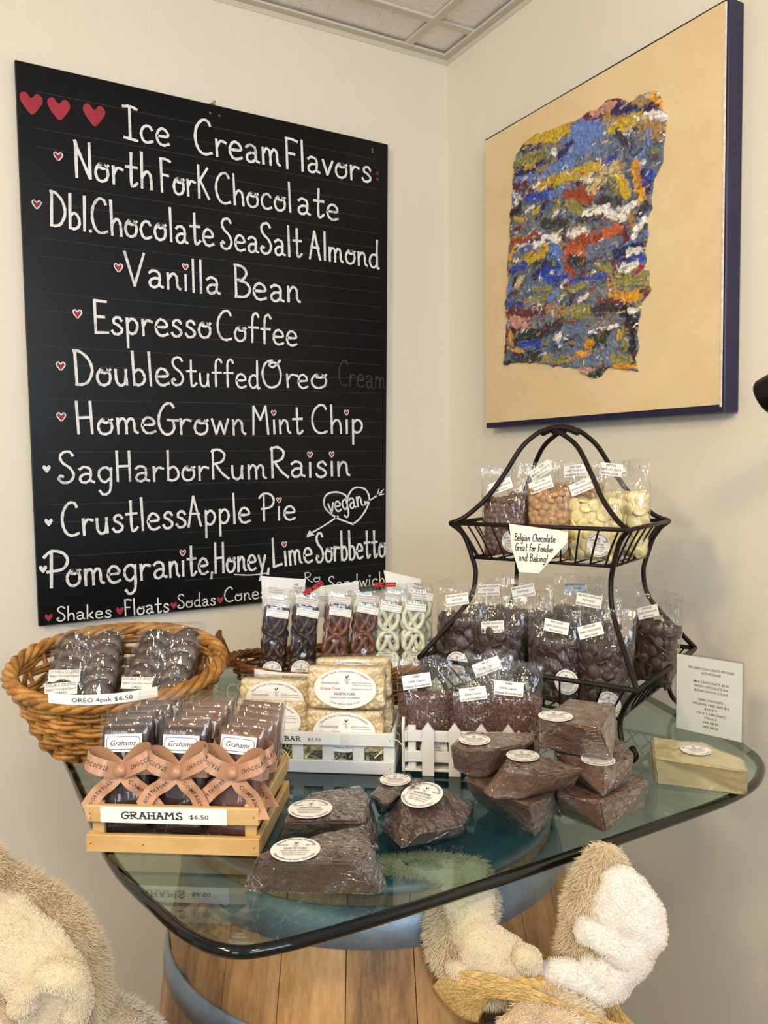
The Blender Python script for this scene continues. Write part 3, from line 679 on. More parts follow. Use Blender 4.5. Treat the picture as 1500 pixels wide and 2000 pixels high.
# base patches as in the photograph: x0,y0,x1,y1,width (zoomed pixels), pigment
DB = [(300,400,600,300,45,'Y'),(420,360,590,290,35,'Y'),(660,260,900,130,40,'M'),(740,200,860,160,30,'P'),(820,240,920,220,38,'T'),(880,190,1010,160,34,'N'),(1000,110,1090,120,40,'T'),(1130,80,1170,150,25,'YO'),(1060,190,1140,160,30,'N'),
(1070,230,1200,220,26,'W'),(860,320,1040,230,34,'Y'),(1080,280,1190,330,50,'T'),(1095,330,1105,400,22,'LB'),(280,440,380,435,26,'N'),(420,440,560,440,34,'G'),(640,290,780,300,50,'LB'),(600,380,760,350,60,'LB'),(240,520,420,470,40,'OL'),(240,620,420,530,28,'N'),
(520,500,600,420,34,'N'),(480,450,500,470,18,'W'),(400,600,600,520,45,'LB'),(620,440,800,400,50,'LB'),(780,400,930,370,42,'S'),(300,560,350,540,25,'Y'),(380,580,430,560,26,'T'),(980,380,1020,420,45,'S'),(990,400,1000,430,24,'N'),(900,320,960,420,18,'D'),
(230,640,360,620,22,'LB'),(460,650,640,600,36,'Y'),(640,600,800,540,40,'Y'),(820,520,880,500,30,'B'),(860,560,900,620,40,'C'),(740,690,800,620,44,'C'),(790,660,790,700,12,'BK'),(860,640,900,700,36,'OL'),(1010,560,1040,680,40,'YO'),(1080,600,1100,690,34,'N'),(1095,590,1120,620,22,'B'),(1050,740,1060,760,30,'YO'),(930,660,960,740,34,'Y'),
(220,690,300,660,22,'M'),(230,740,250,760,22,'W'),(350,690,380,670,14,'W'),(380,700,430,680,22,'Y'),(320,760,440,720,34,'B'),(460,740,560,700,30,'LB'),(570,740,700,760,48,'R'),(600,800,650,850,45,'OL'),(480,830,520,800,22,'OL'),(350,860,390,820,20,'Y'),(210,860,260,820,30,'BK'),(400,860,420,800,18,'N'),
(780,780,900,790,36,'D'),(700,850,820,830,36,'W'),(800,850,940,870,34,'W'),(940,840,1010,800,26,'W'),(1060,800,1110,740,26,'G'),(1050,860,1080,800,28,'D'),(980,880,1000,920,34,'T'),(1000,1010,1060,900,24,'W'),(920,940,950,1020,36,'M'),
(230,890,300,900,22,'Y'),(230,950,420,930,40,'G'),(420,930,560,930,40,'D'),(640,900,800,880,18,'D'),(240,960,260,950,18,'M'),(200,1050,380,1000,24,'R'),(420,1010,520,1020,22,'W'),(250,1080,420,1050,20,'W'),(260,1090,340,1070,14,'B'),(580,980,700,970,26,'W'),(720,950,850,960,36,'G'),(660,1030,860,1000,42,'R'),(820,980,900,970,36,'O'),
(580,1100,690,1090,52,'O'),(600,1050,700,1040,30,'R'),(470,1080,520,1120,36,'LB'),(310,1160,420,1100,40,'Y'),(200,1150,230,1080,20,'YO'),(210,1230,290,1190,26,'B'),(380,1270,440,1200,44,'N'),(400,1260,500,1220,38,'B'),(720,1110,860,1090,44,'S'),(820,1040,900,1030,40,'S'),(900,1130,1050,1080,40,'N'),(970,1110,1040,1100,22,'W'),(1000,1150,1060,1150,26,'B'),
(570,1180,600,1260,28,'R'),(590,1160,680,1180,34,'D'),(780,1200,860,1210,32,'OL'),(880,1180,900,1250,24,'M'),(920,1220,1020,1190,30,'W'),(1010,1250,1050,1210,18,'RD'),(580,1300,820,1270,24,'B'),(430,1290,560,1270,36,'B'),(240,1330,270,1280,28,'C'),(220,1330,230,1280,14,'BK'),(300,1340,420,1310,36,'S'),(580,1350,690,1330,22,'OL'),(360,1350,450,1340,20,'OL'),
(860,1300,940,1280,36,'OL'),(960,1300,1080,1280,46,'OL'),(850,1300,850,1330,16,'RD'),(700,1370,820,1350,36,'G'),(860,1390,1000,1380,34,'YO'),(960,1420,1040,1400,28,'YO'),(640,1420,700,1390,20,'W'),(780,1430,880,1440,20,'RD'),(900,1440,930,1470,20,'RD'),(170,1440,280,1450,20,'B'),(320,1430,430,1400,26,'OL'),(560,1500,740,1490,46,'OL'),(420,1480,540,1490,40,'T'),
(200,1520,400,1500,50,'M'),(200,1560,330,1590,40,'P'),(340,1570,440,1540,34,'G'),(600,1570,660,1560,14,'M'),(780,1480,900,1500,60,'D'),(940,1500,1020,1540,46,'BK'),(970,1490,1020,1490,16,'W'),(700,1580,900,1560,46,'G'),(720,1630,900,1590,14,'W'),(980,1580,1000,1640,30,'BK'),(1000,1700,1010,1780,28,'BK'),(200,1620,230,1680,34,'BK'),(200,1640,210,1690,22,'YO'),(170,1560,170,1760,14,'M'),
(270,1660,420,1620,46,'K'),(270,1710,390,1700,24,'B'),(420,1620,520,1580,36,'D'),(500,1700,530,1640,20,'W'),(480,1700,520,1740,20,'BK'),(560,1620,660,1600,44,'S'),(740,1690,820,1660,50,'K'),(860,1690,880,1640,30,'S'),(930,1620,950,1740,26,'OL'),(910,1620,900,1680,12,'YO'),(690,1720,730,1700,28,'YO'),(640,1770,720,1760,20,'YO'),(210,1740,290,1770,14,'YO'),
(230,1800,390,1800,36,'D'),(300,1790,380,1760,30,'K'),(420,1820,560,1810,24,'OL'),(580,1810,640,1790,30,'T'),(600,1840,760,1820,28,'S'),(820,1780,860,1840,34,'S'),(880,1800,960,1820,36,'OL'),(870,1860,1010,1850,16,'YO'),(990,1820,1010,1860,14,'YO'),(660,1890,740,1880,24,'P'),(720,1910,770,1900,22,'K'),(155,1830,200,1830,16,'BK')]
rr = random.Random(3)
for i in range(1100):   # under-painting: random smears
    y, z = rr.uniform(lo[0], hi[0]), rr.uniform(lo[1], hi[1]); L = rr.uniform(.005, .03); an = rr.uniform(-.5, .3)
    daub(y, z, y + L * math.cos(an), z + L * math.sin(an), rr.uniform(.003, .008), COL[rr.choice(['G', 'D', 'S', 'S', 'OL', 'T', 'W', 'LB', 'M', 'G'])], .9, i % 50)
sc_ = abs(pq(0, 100)[1] - pq(0, 0)[1]) / 100
for i, (x0, y0, x1, y1, w_, c_) in enumerate(DB):
    a = pq(x0, y0); b = pq(x1, y1); daub(a[0], a[1], b[0], b[1], w_ * sc_ * 1.0, COL[c_], .95, i % 50)
for i in range(2200):   # small knife marks picked up from the neighbouring paint
    y, z = rr.uniform(lo[0], hi[0]), rr.uniform(lo[1], hi[1]); L = rr.uniform(.003, .016); an = rr.gauss(-.15, .5)
    iy = min(NY - 1, int((y - lo[0]) / (hi[0] - lo[0]) * (NY - 1))); iz = min(NZ - 1, int((z - lo[1]) / (hi[1] - lo[1]) * (NZ - 1)))
    c_ = colr[iz, iy] * rr.choice([.55, .75, 1.25, 1.5, 1.15]) + .01 if rr.random() < .62 else COL[rr.choice(['W', 'D', 'OL', 'LB', 'G', 'C', 'BK', 'R'])]
    daub(y, z, y + L * math.cos(an), z + L * math.sin(an), rr.uniform(.0008, .0026), np.clip(c_, 0, .9), .85, i % 50)
use = ins[:-1, :-1] & ins[1:, 1:] & ins[:-1, 1:] & ins[1:, :-1]
er = ins.copy(); er[1:-1, 1:-1] = ins[1:-1, 1:-1] & ins[:-2, 1:-1] & ins[2:, 1:-1] & ins[1:-1, :-2] & ins[1:-1, 2:]
hh = np.where(er, np.maximum(hgt, .0008), 0)
idx = -np.ones(YY.shape, int); vs = []; cl = []
fs = []
for j in range(NZ - 1):
    for i in range(NY - 1):
        if use[j, i]:
            q = []
            for (a, b) in ((j, i), (j, i + 1), (j + 1, i + 1), (j + 1, i)):
                if idx[a, b] < 0: idx[a, b] = len(vs); vs.append((-.0449 - hh[a, b] * 1.5, YY[a, b], ZZ[a, b])); cl.append(tuple(colr[a, b]) + (1,))
                q.append(int(idx[a, b]))
            fs.append(tuple(q[::-1]))
mb = MB(); mb.add(vs, fs); me = mb.mesh('impasto_patch', [MAT['impasto']], True)
ca = me.color_attributes.new('pigment', 'FLOAT_COLOR', 'POINT'); ca.data.foreach_set('color', np.array(cl, 'f').ravel())
link('impasto_patch', me, paint)['label'] = 'thick multicoloured knife-painted impasto'

# ---------------- spotlight at the right edge ----------------
p0 = onx(1492, 779, -.24)
sp = thing('spotlight', 'black cylindrical spotlight head at the right edge beside the painting', 'lamp', tuple(p0))
ax = np.array([.15, -.9, .45]); ax /= np.linalg.norm(ax)
mb = MB(); q0 = np.zeros(3)
tube(mb, [q0, q0 + ax * .004, q0 + ax * .006, q0 + ax * .15, q0 + ax * .158], [.026, .0285, .029, .029, .024], 32); mb.build('lamp_housing', MAT['blackmetal'], sp, True)
mb = MB(); tube(mb, [q0 - ax * .001, q0 + ax * .002], [.022, .022], 24); mb.build('lamp_lens', MAT['board_edge'], sp)
mb = MB(); j = ax * .09; tube(mb, catmull([j, j + [.08, 0, .04], [-p0[0] - .02, j[1], j[2] + .05], [-p0[0], j[1], j[2] + .05]], 6), .006, 8); tube(mb, [[-p0[0] - .012, j[1], j[2] + .05], [-p0[0], j[1], j[2] + .05]], .035, 20); mb.build('wall_bracket', MAT['blackmetal'], sp)
# ---------------- barrel ----------------
BX, BYC = -.80, -.965; HZ = .901
barrel = thing('oak_barrel', 'oak wine barrel with galvanised hoops carrying the glass tabletop', 'barrel', (BX, BYC, 0))
def brad(z):   # stave radius against height
    return .312 - .068 * (abs(z - .45) / .464) ** 2.2
NS = 22
for k in range(NS):
    a0 = 2 * PI * k / NS + .1; a1 = a0 + 2 * PI / NS * (.985); mb = MB()
    zs = np.linspace(0, HZ, 15); v = []; f = []
    aa = np.linspace(a0, a1, 5)
    for z in zs:
        for t, a in enumerate(aa):
            rr_ = brad(z) - (.0016 if t in (0, 4) else 0); v.append((rr_ * math.cos(a), rr_ * math.sin(a), z))
        for a in aa[::-1]: v.append(((brad(z) - .026) * math.cos(a), (brad(z) - .026) * math.sin(a), z))
    for i in range(14):
        for q in range(10): f.append((i * 10 + q, i * 10 + (q + 1) % 10, (i + 1) * 10 + (q + 1) % 10, (i + 1) * 10 + q))
    f.append(tuple(range(10))[::-1]); f.append(tuple(140 + q for q in range(10)))
    mb.add(v, f); mb.build('stave', MAT['oak'], barrel)
def hoop(z0, z1, off=.003):
    mb = MB(); r0, r1 = brad(z0) + off, brad(z1) + off
    lathe(mb, [(r0 - .003, z0), (r0, z0), (r0 * .5 + r1 * .5 + .001, (z0 + z1) / 2), (r1, z1), (r1 - .003, z1)], 72)
    h = mb.build('hoop', MAT['hoop'], barrel, True)
    mb = MB()
    for a in (-1.75, -1.68): p = np.array([(r0 * .5 + r1 * .5) * math.cos(a), (r0 * .5 + r1 * .5) * math.sin(a), (z0 + z1) / 2]); tube(mb, [p, p * [1.012, 1.012, 1]], [.004, .003], 8)
    mb.build('rivet', MAT['brass'], h)
hoop(.892, .901); hoop(.838, .880); hoop(.708, .742); hoop(.16, .21); hoop(.02, .06)
mb = MB(); lathe(mb, [(.001, HZ + .002), (brad(HZ) + .001, HZ + .002), (brad(HZ) + .001, HZ), (.001, HZ)], 48); mb.build('barrel_head', MAT['head'], barrel)
for a_ in (.6, 2.7, 4.1): mb = MB(); lathe(mb, [(.001, HZ + .002), (.011, HZ + .002), (.010, .9178), (.001, .9178)], 16, c=(.17 * math.cos(a_), .17 * math.sin(a_), 0)); mb.build('rubber_bumper', MAT['board_edge'], barrel)

# ---------------- glass table top ----------------
GP = [onz(x, y, TZ)[:2] for x, y in [(130, 1490), (160, 1560), (215, 1680), (300, 1770), (360, 1820), (430, 1850), (520, 1848), (700, 1800), (1000, 1705), (1250, 1620), (1440, 1550), (1490, 1510), (1480, 1470), (1400, 1420), (1330, 1390), (1240, 1345)]]
GP += [np.array(p) for p in ((-.135, -.62), (-.14, -.42), (-.16, -.31), (-.22, -.245), (-.32, -.225), (-.65, -.215), (-1.0, -.225), (-1.10, -.25), (-1.155, -.31), (-1.172, -.45))]
GC = catmull(GP, 5, closed=True)
tab = thing('glass_tabletop', 'clear glass tabletop with rounded corners and dark polished edge on the barrel', 'tabletop', (-.66, -.75, TZ - .012))
loc = GC - [-.66, -.75]; n = len(loc)
mb = MB(); ins_ = loc * .993
mb.add(np.concatenate([np.c_[ins_, np.full(n, .012)], np.c_[ins_, np.zeros(n)]]), [tuple(range(n)), tuple(range(2 * n - 1, n - 1, -1))]); mb.build('glass_pane', MAT['glass'], tab)
mb = MB(); tube(mb, np.c_[loc * .992, np.full(n, .006)], .0064, 10, closed=True); mb.build('polished_edge', MAT['glass_edge'], tab, True)

# ---------------- labels shared by the goods ----------------
RL = make_round_label(.02); RLB = make_round_label(.026)
def rect_label(lines, w_, h, name='printed_label', border=False, bold=.0, sx=1, font=1):
    mb = MB(); card(mb, w_, h)
    nl = len(lines)
    for i, (s, sz, m) in enumerate(lines):
        y = h / 2 - h * (i + .5) / nl - sz * .35
        put_text(mb, s, sz, 0, y, m, fit=min(w_ * .92, len(s) * sz * .62), bold=bold)
    if border:
        for sx_, sy_ in ((0, 1), (0, -1)): box(mb, (0, sy_ * h * .38, .0002), (w_ * .8, .0005, .0002), 4)
        for s_ in (-1, 1): box(mb, (s_ * w_ * .43, 0, .0002), (.0005, h * .55, .0002), 4)
        for s_ in (-1, 1):
            for q in (-1, 1): tube(mb, catmull([(s_ * w_ * .40, q * h * .38, .0002), (s_ * w_ * .42, q * h * .34, .0002), (s_ * w_ * .43, q * h * .27, .0002)], 3), .0003, 4, m=4)
    return mb.mesh(name, LM())

# ---------------- chocolate blocks in cling wrap ----------------
import bmesh
def solid(top, bot, name, mat, parent, origin, sub=2, amp=.0012, bev=.0022, off=0.0, fr=60):
    """polyhedron from two vertex loops, bevelled, subdivided and roughened"""
    bm = bmesh.new(); n = len(top)
    T_ = [bm.verts.new(p) for p in top]; B_ = [bm.verts.new(p) for p in bot]
    bm.faces.new(T_); bm.faces.new(B_[::-1])
    for i in range(n): bm.faces.new((T_[i], B_[i], B_[(i + 1) % n], T_[(i + 1) % n]))
    bmesh.ops.recalc_face_normals(bm, faces=bm.faces)
    bmesh.ops.bevel(bm, geom=list(bm.edges), offset=bev, segments=2, affect='EDGES', clamp_overlap=True)
    bmesh.ops.triangulate(bm, faces=bm.faces)
    for _ in range(sub + 2):
        es = [e for e in bm.edges if e.calc_length() > .011 / (1 + .5 * sub)]
        if not es: break
        bmesh.ops.subdivide_edges(bm, edges=es, cuts=1); bmesh.ops.triangulate(bm, faces=bm.faces)
    bm.normal_update()
    P = np.array([v.co[:] for v in bm.verts]); N_ = np.array([v.normal[:] for v in bm.verts])
    zmin = P[:, 2].min()
    d = amp * fbm(P, fr, 4, 3) + off
    Q = P + N_ * d[:, None]; Q[:, 2] = np.maximum(Q[:, 2], zmin)
    for v, q in zip(bm.verts, Q): v.co = q - origin
    me = bpy.data.meshes.new(name); bm.to_mesh(me); bm.free(); me.materials.append(mat)
    me.polygons.foreach_set('use_smooth', [True] * len(me.polygons)); me.update()
    try: me.set_sharp_from_angle(angle=.7)
    except Exception: pass
    return link(name, me, parent)
def block(pts, z0, zt, label, mat, lab=None, group=None, wrapamp=.003, lscale=1.0, lrot=0, loff=.0020, name='chocolate_block'):
    """pts: (top px, top py, bottom px, bottom py or None)[, own top height]"""
    top, bot = [], []
    cen = np.mean([onz(p[0], p[1], zt) for p in pts], 0)
    for p in pts:
        z = p[4] if len(p) > 4 else zt
        t = onz(p[0], p[1], z); top.append(t)
        if p[2] is None: b = np.array([t[0], t[1], z0]) + np.append((t - cen)[:2] * .08, 0)
        else: b = onz(p[2], p[3], z0)
        bot.append(b)
    org = np.array([cen[0], cen[1], z0])
    root = thing(name, label, 'chocolate', tuple(org), group=group)
    solid(top, bot, 'chocolate_chunk', mat, root, org, off=-.0012, amp=.0010)
    wr = solid(top, bot, 'plastic_wrap', MAT['wrap_light' if name.startswith('white') else 'wrap'], root, org, off=.0003, amp=wrapamp * .35, fr=110)
    if lab:
        # plane through the label spot: fit to the top loop
        A = np.array(top); c0 = A.mean(0); u_, s_, vt = np.linalg.svd(A - c0); nrm = vt[2] * np.sign(vt[2][2])
        d = ray(lab[0], lab[1]); P = CAM + d * (((c0 - CAM) @ nrm) / (d @ nrm))
        xr = np.array([.868, -.496, 0]) * math.cos(lrot) + np.array([.496, .868, 0]) * math.sin(lrot); yr = np.cross(nrm, xr)
        m = frame(P + nrm * loff - org, xr, yr); link('round_label', RLB if lscale > 1 else RL, root, m)
    return root
G1 = 'cling-wrapped chocolate chunks on the glass'
bd, bm_ = MAT['block_dark'], MAT['block_milk']
Z = TZ + .0005
block([(503, 1667, 470, 1738), (537, 1683, 512, 1747), (692, 1683, 740, 1749), (733, 1663, 757, 1735), (708, 1612, 735, 1680), (625, 1627, None, 0)], Z, Z + .047, 'dark chocolate chunk nearest the front edge of the glass, round label at its left', bd, (577, 1662), lscale=1.1)
block([(556, 1597, 545, 1645), (562, 1606, 552, 1655), (712, 1603, 740, 1663), (722, 1557, 738, 1610), (703, 1533, None, 0), (605, 1548, None, 0)], Z, Z + .045, 'dark chocolate chunk directly behind the frontmost chunk, beside the light wooden crate', bd, (606, 1582), lscale=1.1)
block([(722, 1552, 738, 1592), (765, 1512, None, 0), (802, 1510, None, 0), (806, 1530, 800, 1568), (756, 1573, 750, 1592)], Z, Z + .040, 'dark chocolate chunk mostly hidden behind the pointed one, beside the white picket box', bd, (772, 1525), lscale=1.0)
block([(783, 1557, 737, 1615, Z + .040), (818, 1627, 783, 1659, Z + .020), (905, 1612, 903, 1632, Z + .018), (927, 1568, 927, 1590, Z + .030), (812, 1518, 840, 1540, Z + .053)], Z, Z + .04, 'pointed dark chocolate chunk tipped toward the viewer with a large white round label', bd, (823, 1557), lscale=1.1, lrot=-.6, loff=.0045)
block([(904, 1520, 930, 1566), (1033, 1574, 1045, 1633), (1079, 1556, 1084, 1592), (1090, 1520, None, 0), (960, 1480, None, 0)], Z, Z + .050, 'bottom left milk chocolate chunk of the stacked pile, sharp corner toward the viewer', bm_)
block([(1087, 1554, 1085, 1588), (1171, 1566, 1183, 1628), (1271, 1527, 1256, 1583), (1238, 1507, None, 0), (1110, 1500, None, 0)], Z, Z + .050, 'bottom right milk chocolate chunk of the stacked pile', bm_)
z1 = Z + .051
block([(979, 1504, 940, 1548), (990, 1505, 965, 1562), (1055, 1512, 1015, 1562), (1143, 1501, 1121, 1537), (1065, 1477, None, 0), (992, 1474, None, 0)], z1, z1 + .040, 'five-sided milk chocolate chunk at the centre front of the pile, label on its flat top', bm_, (1021, 1478), lscale=1.0)
block([(878, 1456, 884, 1500), (900, 1464, 917, 1519), (975, 1463, 953, 1519), (1045, 1448, 1010, 1480), (1042, 1431, None, 0), (913, 1427, None, 0)], z1, z1 + .047, 'rounded milk chocolate chunk at the upper left of the pile, against the picket box', bm_, (927, 1447), lscale=1.0)
block([(1080, 1471, 1110, 1515), (1177, 1492, 1178, 1558), (1241, 1477, 1228, 1524), (1221, 1447, None, 0), (1197, 1438, None, 0), (1090, 1440, None, 0)], z1, z1 + .044, 'milk chocolate chunk squeezed between the top right block and the one below it', bm_, (1168, 1486), lscale=1.0)
z2 = z1 + .046
block([(1051, 1402, 1052, 1462), (1171, 1424, 1197, 1487), (1202, 1374, 1203, 1432), (1112, 1364, None, 0)], z2, z2 + .052, 'large squared milk chocolate block on top of the pile', bm_, (1085, 1401), lscale=1.0)
block([(1275, 1477, 1281, 1533), (1463, 1507, 1457, 1555), (1451, 1480, 1460, 1530), (1410, 1466, None, 0), (1375, 1448, None, 0), (1340, 1447, None, 0), (1272, 1437, None, 0)], Z, Z + .045, 'cream-coloured white chocolate slab at the right corner of the glass', MAT['white_block'], (1359, 1467), lscale=1.0, name='white_chocolate_slab')

# ---------------- acrylic sign holder ----------------
a, b = onz(1317, 1446, Z), onz(1452, 1478, Z)
hx = (b - a)[:2]; W_ = np.linalg.norm(hx); hx /= W_
zt1 = zat(a[0], a[1], 1272); Hs = zt1 - Z
sh = thing('acrylic_sign_holder', 'clear acrylic stand holding a printed price sheet behind the white chocolate slab', 'sign', mat=frame(a, (*hx, 0), (0, 0, 1)))
mb = MB(); box(mb, (W_ / 2, Hs / 2, .002), (W_, Hs, .0015), bev=.0004); mb.build('front_panel', MAT['acrylic'], sh)
mb = MB(); box(mb, (W_ / 2, Hs / 2, -.002), (W_, Hs, .0015), bev=.0004); mb.build('back_panel', MAT['acrylic'], sh)
mb = MB(); box(mb, (W_ / 2, .001, -.03), (W_, .0018, .07), bev=.0004); mb.build('foot_panel', MAT['acrylic'], sh)
mb = MB(); pw, ph = W_ - .006, Hs * .83; card(mb, pw, ph, 0, 0)
y = ph / 2 - ph * .16
for s, g in (('BELGIAN CHOCOLATE PISTOLES', 1), ('6OZ PACKAGE', 2.0), ('MILK CHOCOLATE $8.50', 1), ('WHITE CHOCOLATE $10', 1), ('BLOND CHOCOLATE $10', 2.0), ('DARK CHOCOLATE', 1), ('ORGANIC NIBS 100% $12', 1), ('85% $15', 1), ('75% $13 (ORGANIC)', 1), ('70% $10', 1), ('64% $8.50', 1), ('58% $8.50', 1)):
    put_text(mb, s, .0050, .004, y, 1, fit=len(s) * .0027, bold=.004, z=.0004); y -= ph * .058 * g
mb.build('price_sheet', LM(), sh, mat=M4((W_ / 2, Hs - ph / 2 - .003, .0008)))

# ---------------- baskets ----------------
def basket(root, a, b, h, rim, nst, nrow, rad, mat, flare=.72, base_rot=0, wave=.0035):
    """oval willow basket in local coordinates; rim(theta)->rim height"""
    def P(th, t, off=0):
        k = flare + (1 - flare) * t ** .8; z = rim(th) * t
        return np.array([(a * k + off) * math.cos(th), (b * k + off) * math.sin(th), z + rad])
    for s in range(nst):
        th = 2 * PI * s / nst; mb = MB()
        tube(mb, [P(th, t) for t in np.linspace(0, .97, 7)], rad * .95, 6); mb.build('willow_stake', mat, root, True)
    n = nst * 4
    for r_ in range(nrow):
        t = (r_ + .5) / nrow * .93; ph = r_ % 2; pts = []
        for i in range(n):
            th = 2 * PI * i / n; o = wave * math.cos(th * nst / 2 + PI * ph) * 1.6
            p = P(th, t, o); p[2] += .0012 * math.sin(3 * th + r_); pts.append(p)
        mb = MB(); tube(mb, pts, rad * (.95 + .12 * np.sin(np.arange(n) * .37 + r_)), 6, closed=True); mb.build('willow_weaver', mat, root, True)
        if nrow < 12:
            mb = MB(); pts = [q + [0, 0, rad * 1.7] for q in pts]; tube(mb, pts, rad * .75, 6, closed=True); mb.build('willow_weaver', mat, root, True)
    for k in range(4):   # braided rim
        pts = []; m_ = 160
        for i in range(m_):
            th = 2 * PI * i / m_; ph = th * nst * .42 + k * PI / 2
            c = P(th, 1.0); o = rad * 1.75 * math.cos(ph); c += [o * math.cos(th), o * math.sin(th), rad * 1.5 * math.sin(ph)]; pts.append(c)
        mb = MB(); tube(mb, pts, rad * 1.35, 7, closed=True); mb.build('rim_rod', mat, root, True)
    mb = MB(); nn = 40
    ang = [2 * PI * i / nn for i in range(nn)]
    mb.add([(a * flare * math.cos(t), b * flare * math.sin(t), rad * 2) for t in ang] + [(a * flare * math.cos(t), b * flare * math.sin(t), 0) for t in ang], [tuple(range(nn)), tuple(range(2 * nn - 1, nn - 1, -1))] + [(i, i + nn, (i + 1) % nn + nn, (i + 1) % nn) for i in range(nn)])
    mb.build('woven_base', mat, root)
    return P
A1 = math.radians(-22)
bk1 = thing('oval_willow_basket', 'honey-coloured oval willow basket of chocolate cookie packs at the left corner', 'basket', (-1.083, -.637, Z), A1)
rim1 = lambda th: .112 - .038 * math.sin(th) * 1.0 + .012 * math.cos(th) ** 2 + .05 * max(0, math.sin(th)) ** 2 * 1.3
rim1 = lambda th: .128 + .030 * math.sin(th)
Pb1 = basket(bk1, .162, .132, .12, rim1, 22, 8, .0042, MAT['wicker'], flare=.66)
A2 = math.radians(-20)
bk2 = thing('dark_willow_basket', 'dark brown oval willow basket of chocolate pretzel packs against the back wall', 'basket', (-.69, -.645, Z), A2)
rim2 = lambda th: .084 + .014 * abs(math.cos(th)) ** 3
Pb2 = basket(bk2, .198, .115, .1, rim2, 26, 14, .0028, MAT['wicker_dark'], flare=.7)
for s in (-1, 1):
    for k in range(4):
        pts = [(s * (.198 + .004 * k), -.035, .095 + .003 * k), (s * (.212 + .003 * k), -.03, .128), (s * .215, 0, .138 + .004 * k), (s * (.212 + .003 * k), .03, .128), (s * .20, .035, .095)]
        mb = MB(); tube(mb, catmull(pts, 6), .0042, 7); mb.build('basket_handle', MAT['wicker_dark'], bk2, True)
def banner(parent_root, P, th0, th1, hgt, text, size, nm='price_tag', off=.012, zc=0, bold=.0, fit=.9):
    pass
def tag_strip(pts, hgt, text, label, size, cat='sign', fit=None, tilt=.25, sxx=0.5, bold=.01, name='price_strip', mat='sign', tx=0.0):
    """paper strip along a 3D polyline (bottom edge), lettering follows it"""
    P = catmull(pts, 8); n = len(P); s = np.r_[0, np.cumsum(np.linalg.norm(np.diff(P, axis=0), axis=1))]; L = s[-1]
    c = P.mean(0); nrm = CAM - c; nrm[2] = 0; nrm /= np.linalg.norm(nrm)
    up = np.array([0, 0, 1.0]) - nrm * tilt; up /= np.linalg.norm(up)
    out = nrm
    mb = MB(); q = P - c
    mb.add(np.concatenate([q, q + up * hgt, q - out * .0006, q + up * hgt - out * .0006]), [(i, i + 1, i + 1 + n, i + n) for i in range(n - 1)] + [(i + 2 * n, i + 3 * n, i + 3 * n + 1, i + 2 * n + 1) for i in range(n - 1)], 0)
    for (tx_, sz, x0, ft) in (text if isinstance(text, list) else [(text, size, .5, fit)]):
        v, f = text_geo(tx_, sz, 1, 2, bold); v = v.copy(); wd = v[:, 0].max() - v[:, 0].min(); k = (ft or wd) / wd
        u = x0 * L + (v[:, 0] - v[:, 0].min() - wd / 2) * k; h_ = hgt * .5 - sz * .35 + v[:, 1]
        X = np.stack([np.interp(u, s, q[:, i]) for i in range(3)], 1) + up * h_[:, None] + out * .0008
        mb.add(X, f, 1)
    o = mb.build(name, LM()); o.location = c; tag(o, label, cat); return o
# ---------------- pack and bag builders (x right, y back, z up; origin bottom centre, front faces -y) ----------------
def pack_film(w_, h, t, seed, fin=.010, amp=.0012, bulge=0.0, nu=32, nv=20):
    mb = MB()
    def fn(u, v):
        a = 2 * PI * u; c, s = math.cos(a), math.sin(a)
        z = -fin + (h + 2 * fin) * v
        d = min(z + fin, h + fin - z) / (fin * 1.6); k = min(1, max(0.04, d)) ** .6
        ex = 3.2; r = (abs(c) ** ex + abs(s) ** ex) ** (-1 / ex)
        x = w_ / 2 * r * c * (1.0 + (.02 if k < .5 else 0)); y = t / 2 * r * s * k + bulge * (1 - (2 * v - 1) ** 2) * s
        p = np.array([x, y, z]); q = noise(p[None] + seed, 70, 3)[0] + .6 * noise(p[None] + seed, 160, 5)[0]
        return p + [.3 * amp * q, amp * q * (1 if s > 0 else 1.1) * (1.3 if k < .8 else 1), .3 * amp * q]
    grid(mb, fn, nu, nv, closed=True, cap=False); return mb.mesh('film', [MAT['packfilm']], True)
def slab_mesh(w_, h, t, mat, seed=1, amp=.0009, name='bar', fr=90, n=14, round_=4.5):
    mb = MB()
    def fn(u, v):
        a = 2 * PI * u; c, s = math.cos(a), math.sin(a); ex = round_; r = (abs(c) ** 8 + abs(s) ** 8) ** (-1 / 8)
        e = min(1, max(.001, min(v, 1 - v) * h / (t * .35))); k = (1 - (1 - e) ** 2) ** .5
        p = np.array([w_ / 2 * r * c * (.96 + .04 * k), t / 2 * r * s * (.72 + .28 * k), h * v])
        return p * 1.0 + amp * np.array([noise(p[None], fr, seed)[0], noise(p[None], fr, seed + 3)[0], noise(p[None], fr, seed + 6)[0] * .5])
    grid(mb, fn, 36, n, closed=True, cap=True); return mb.mesh(name, [mat], True)
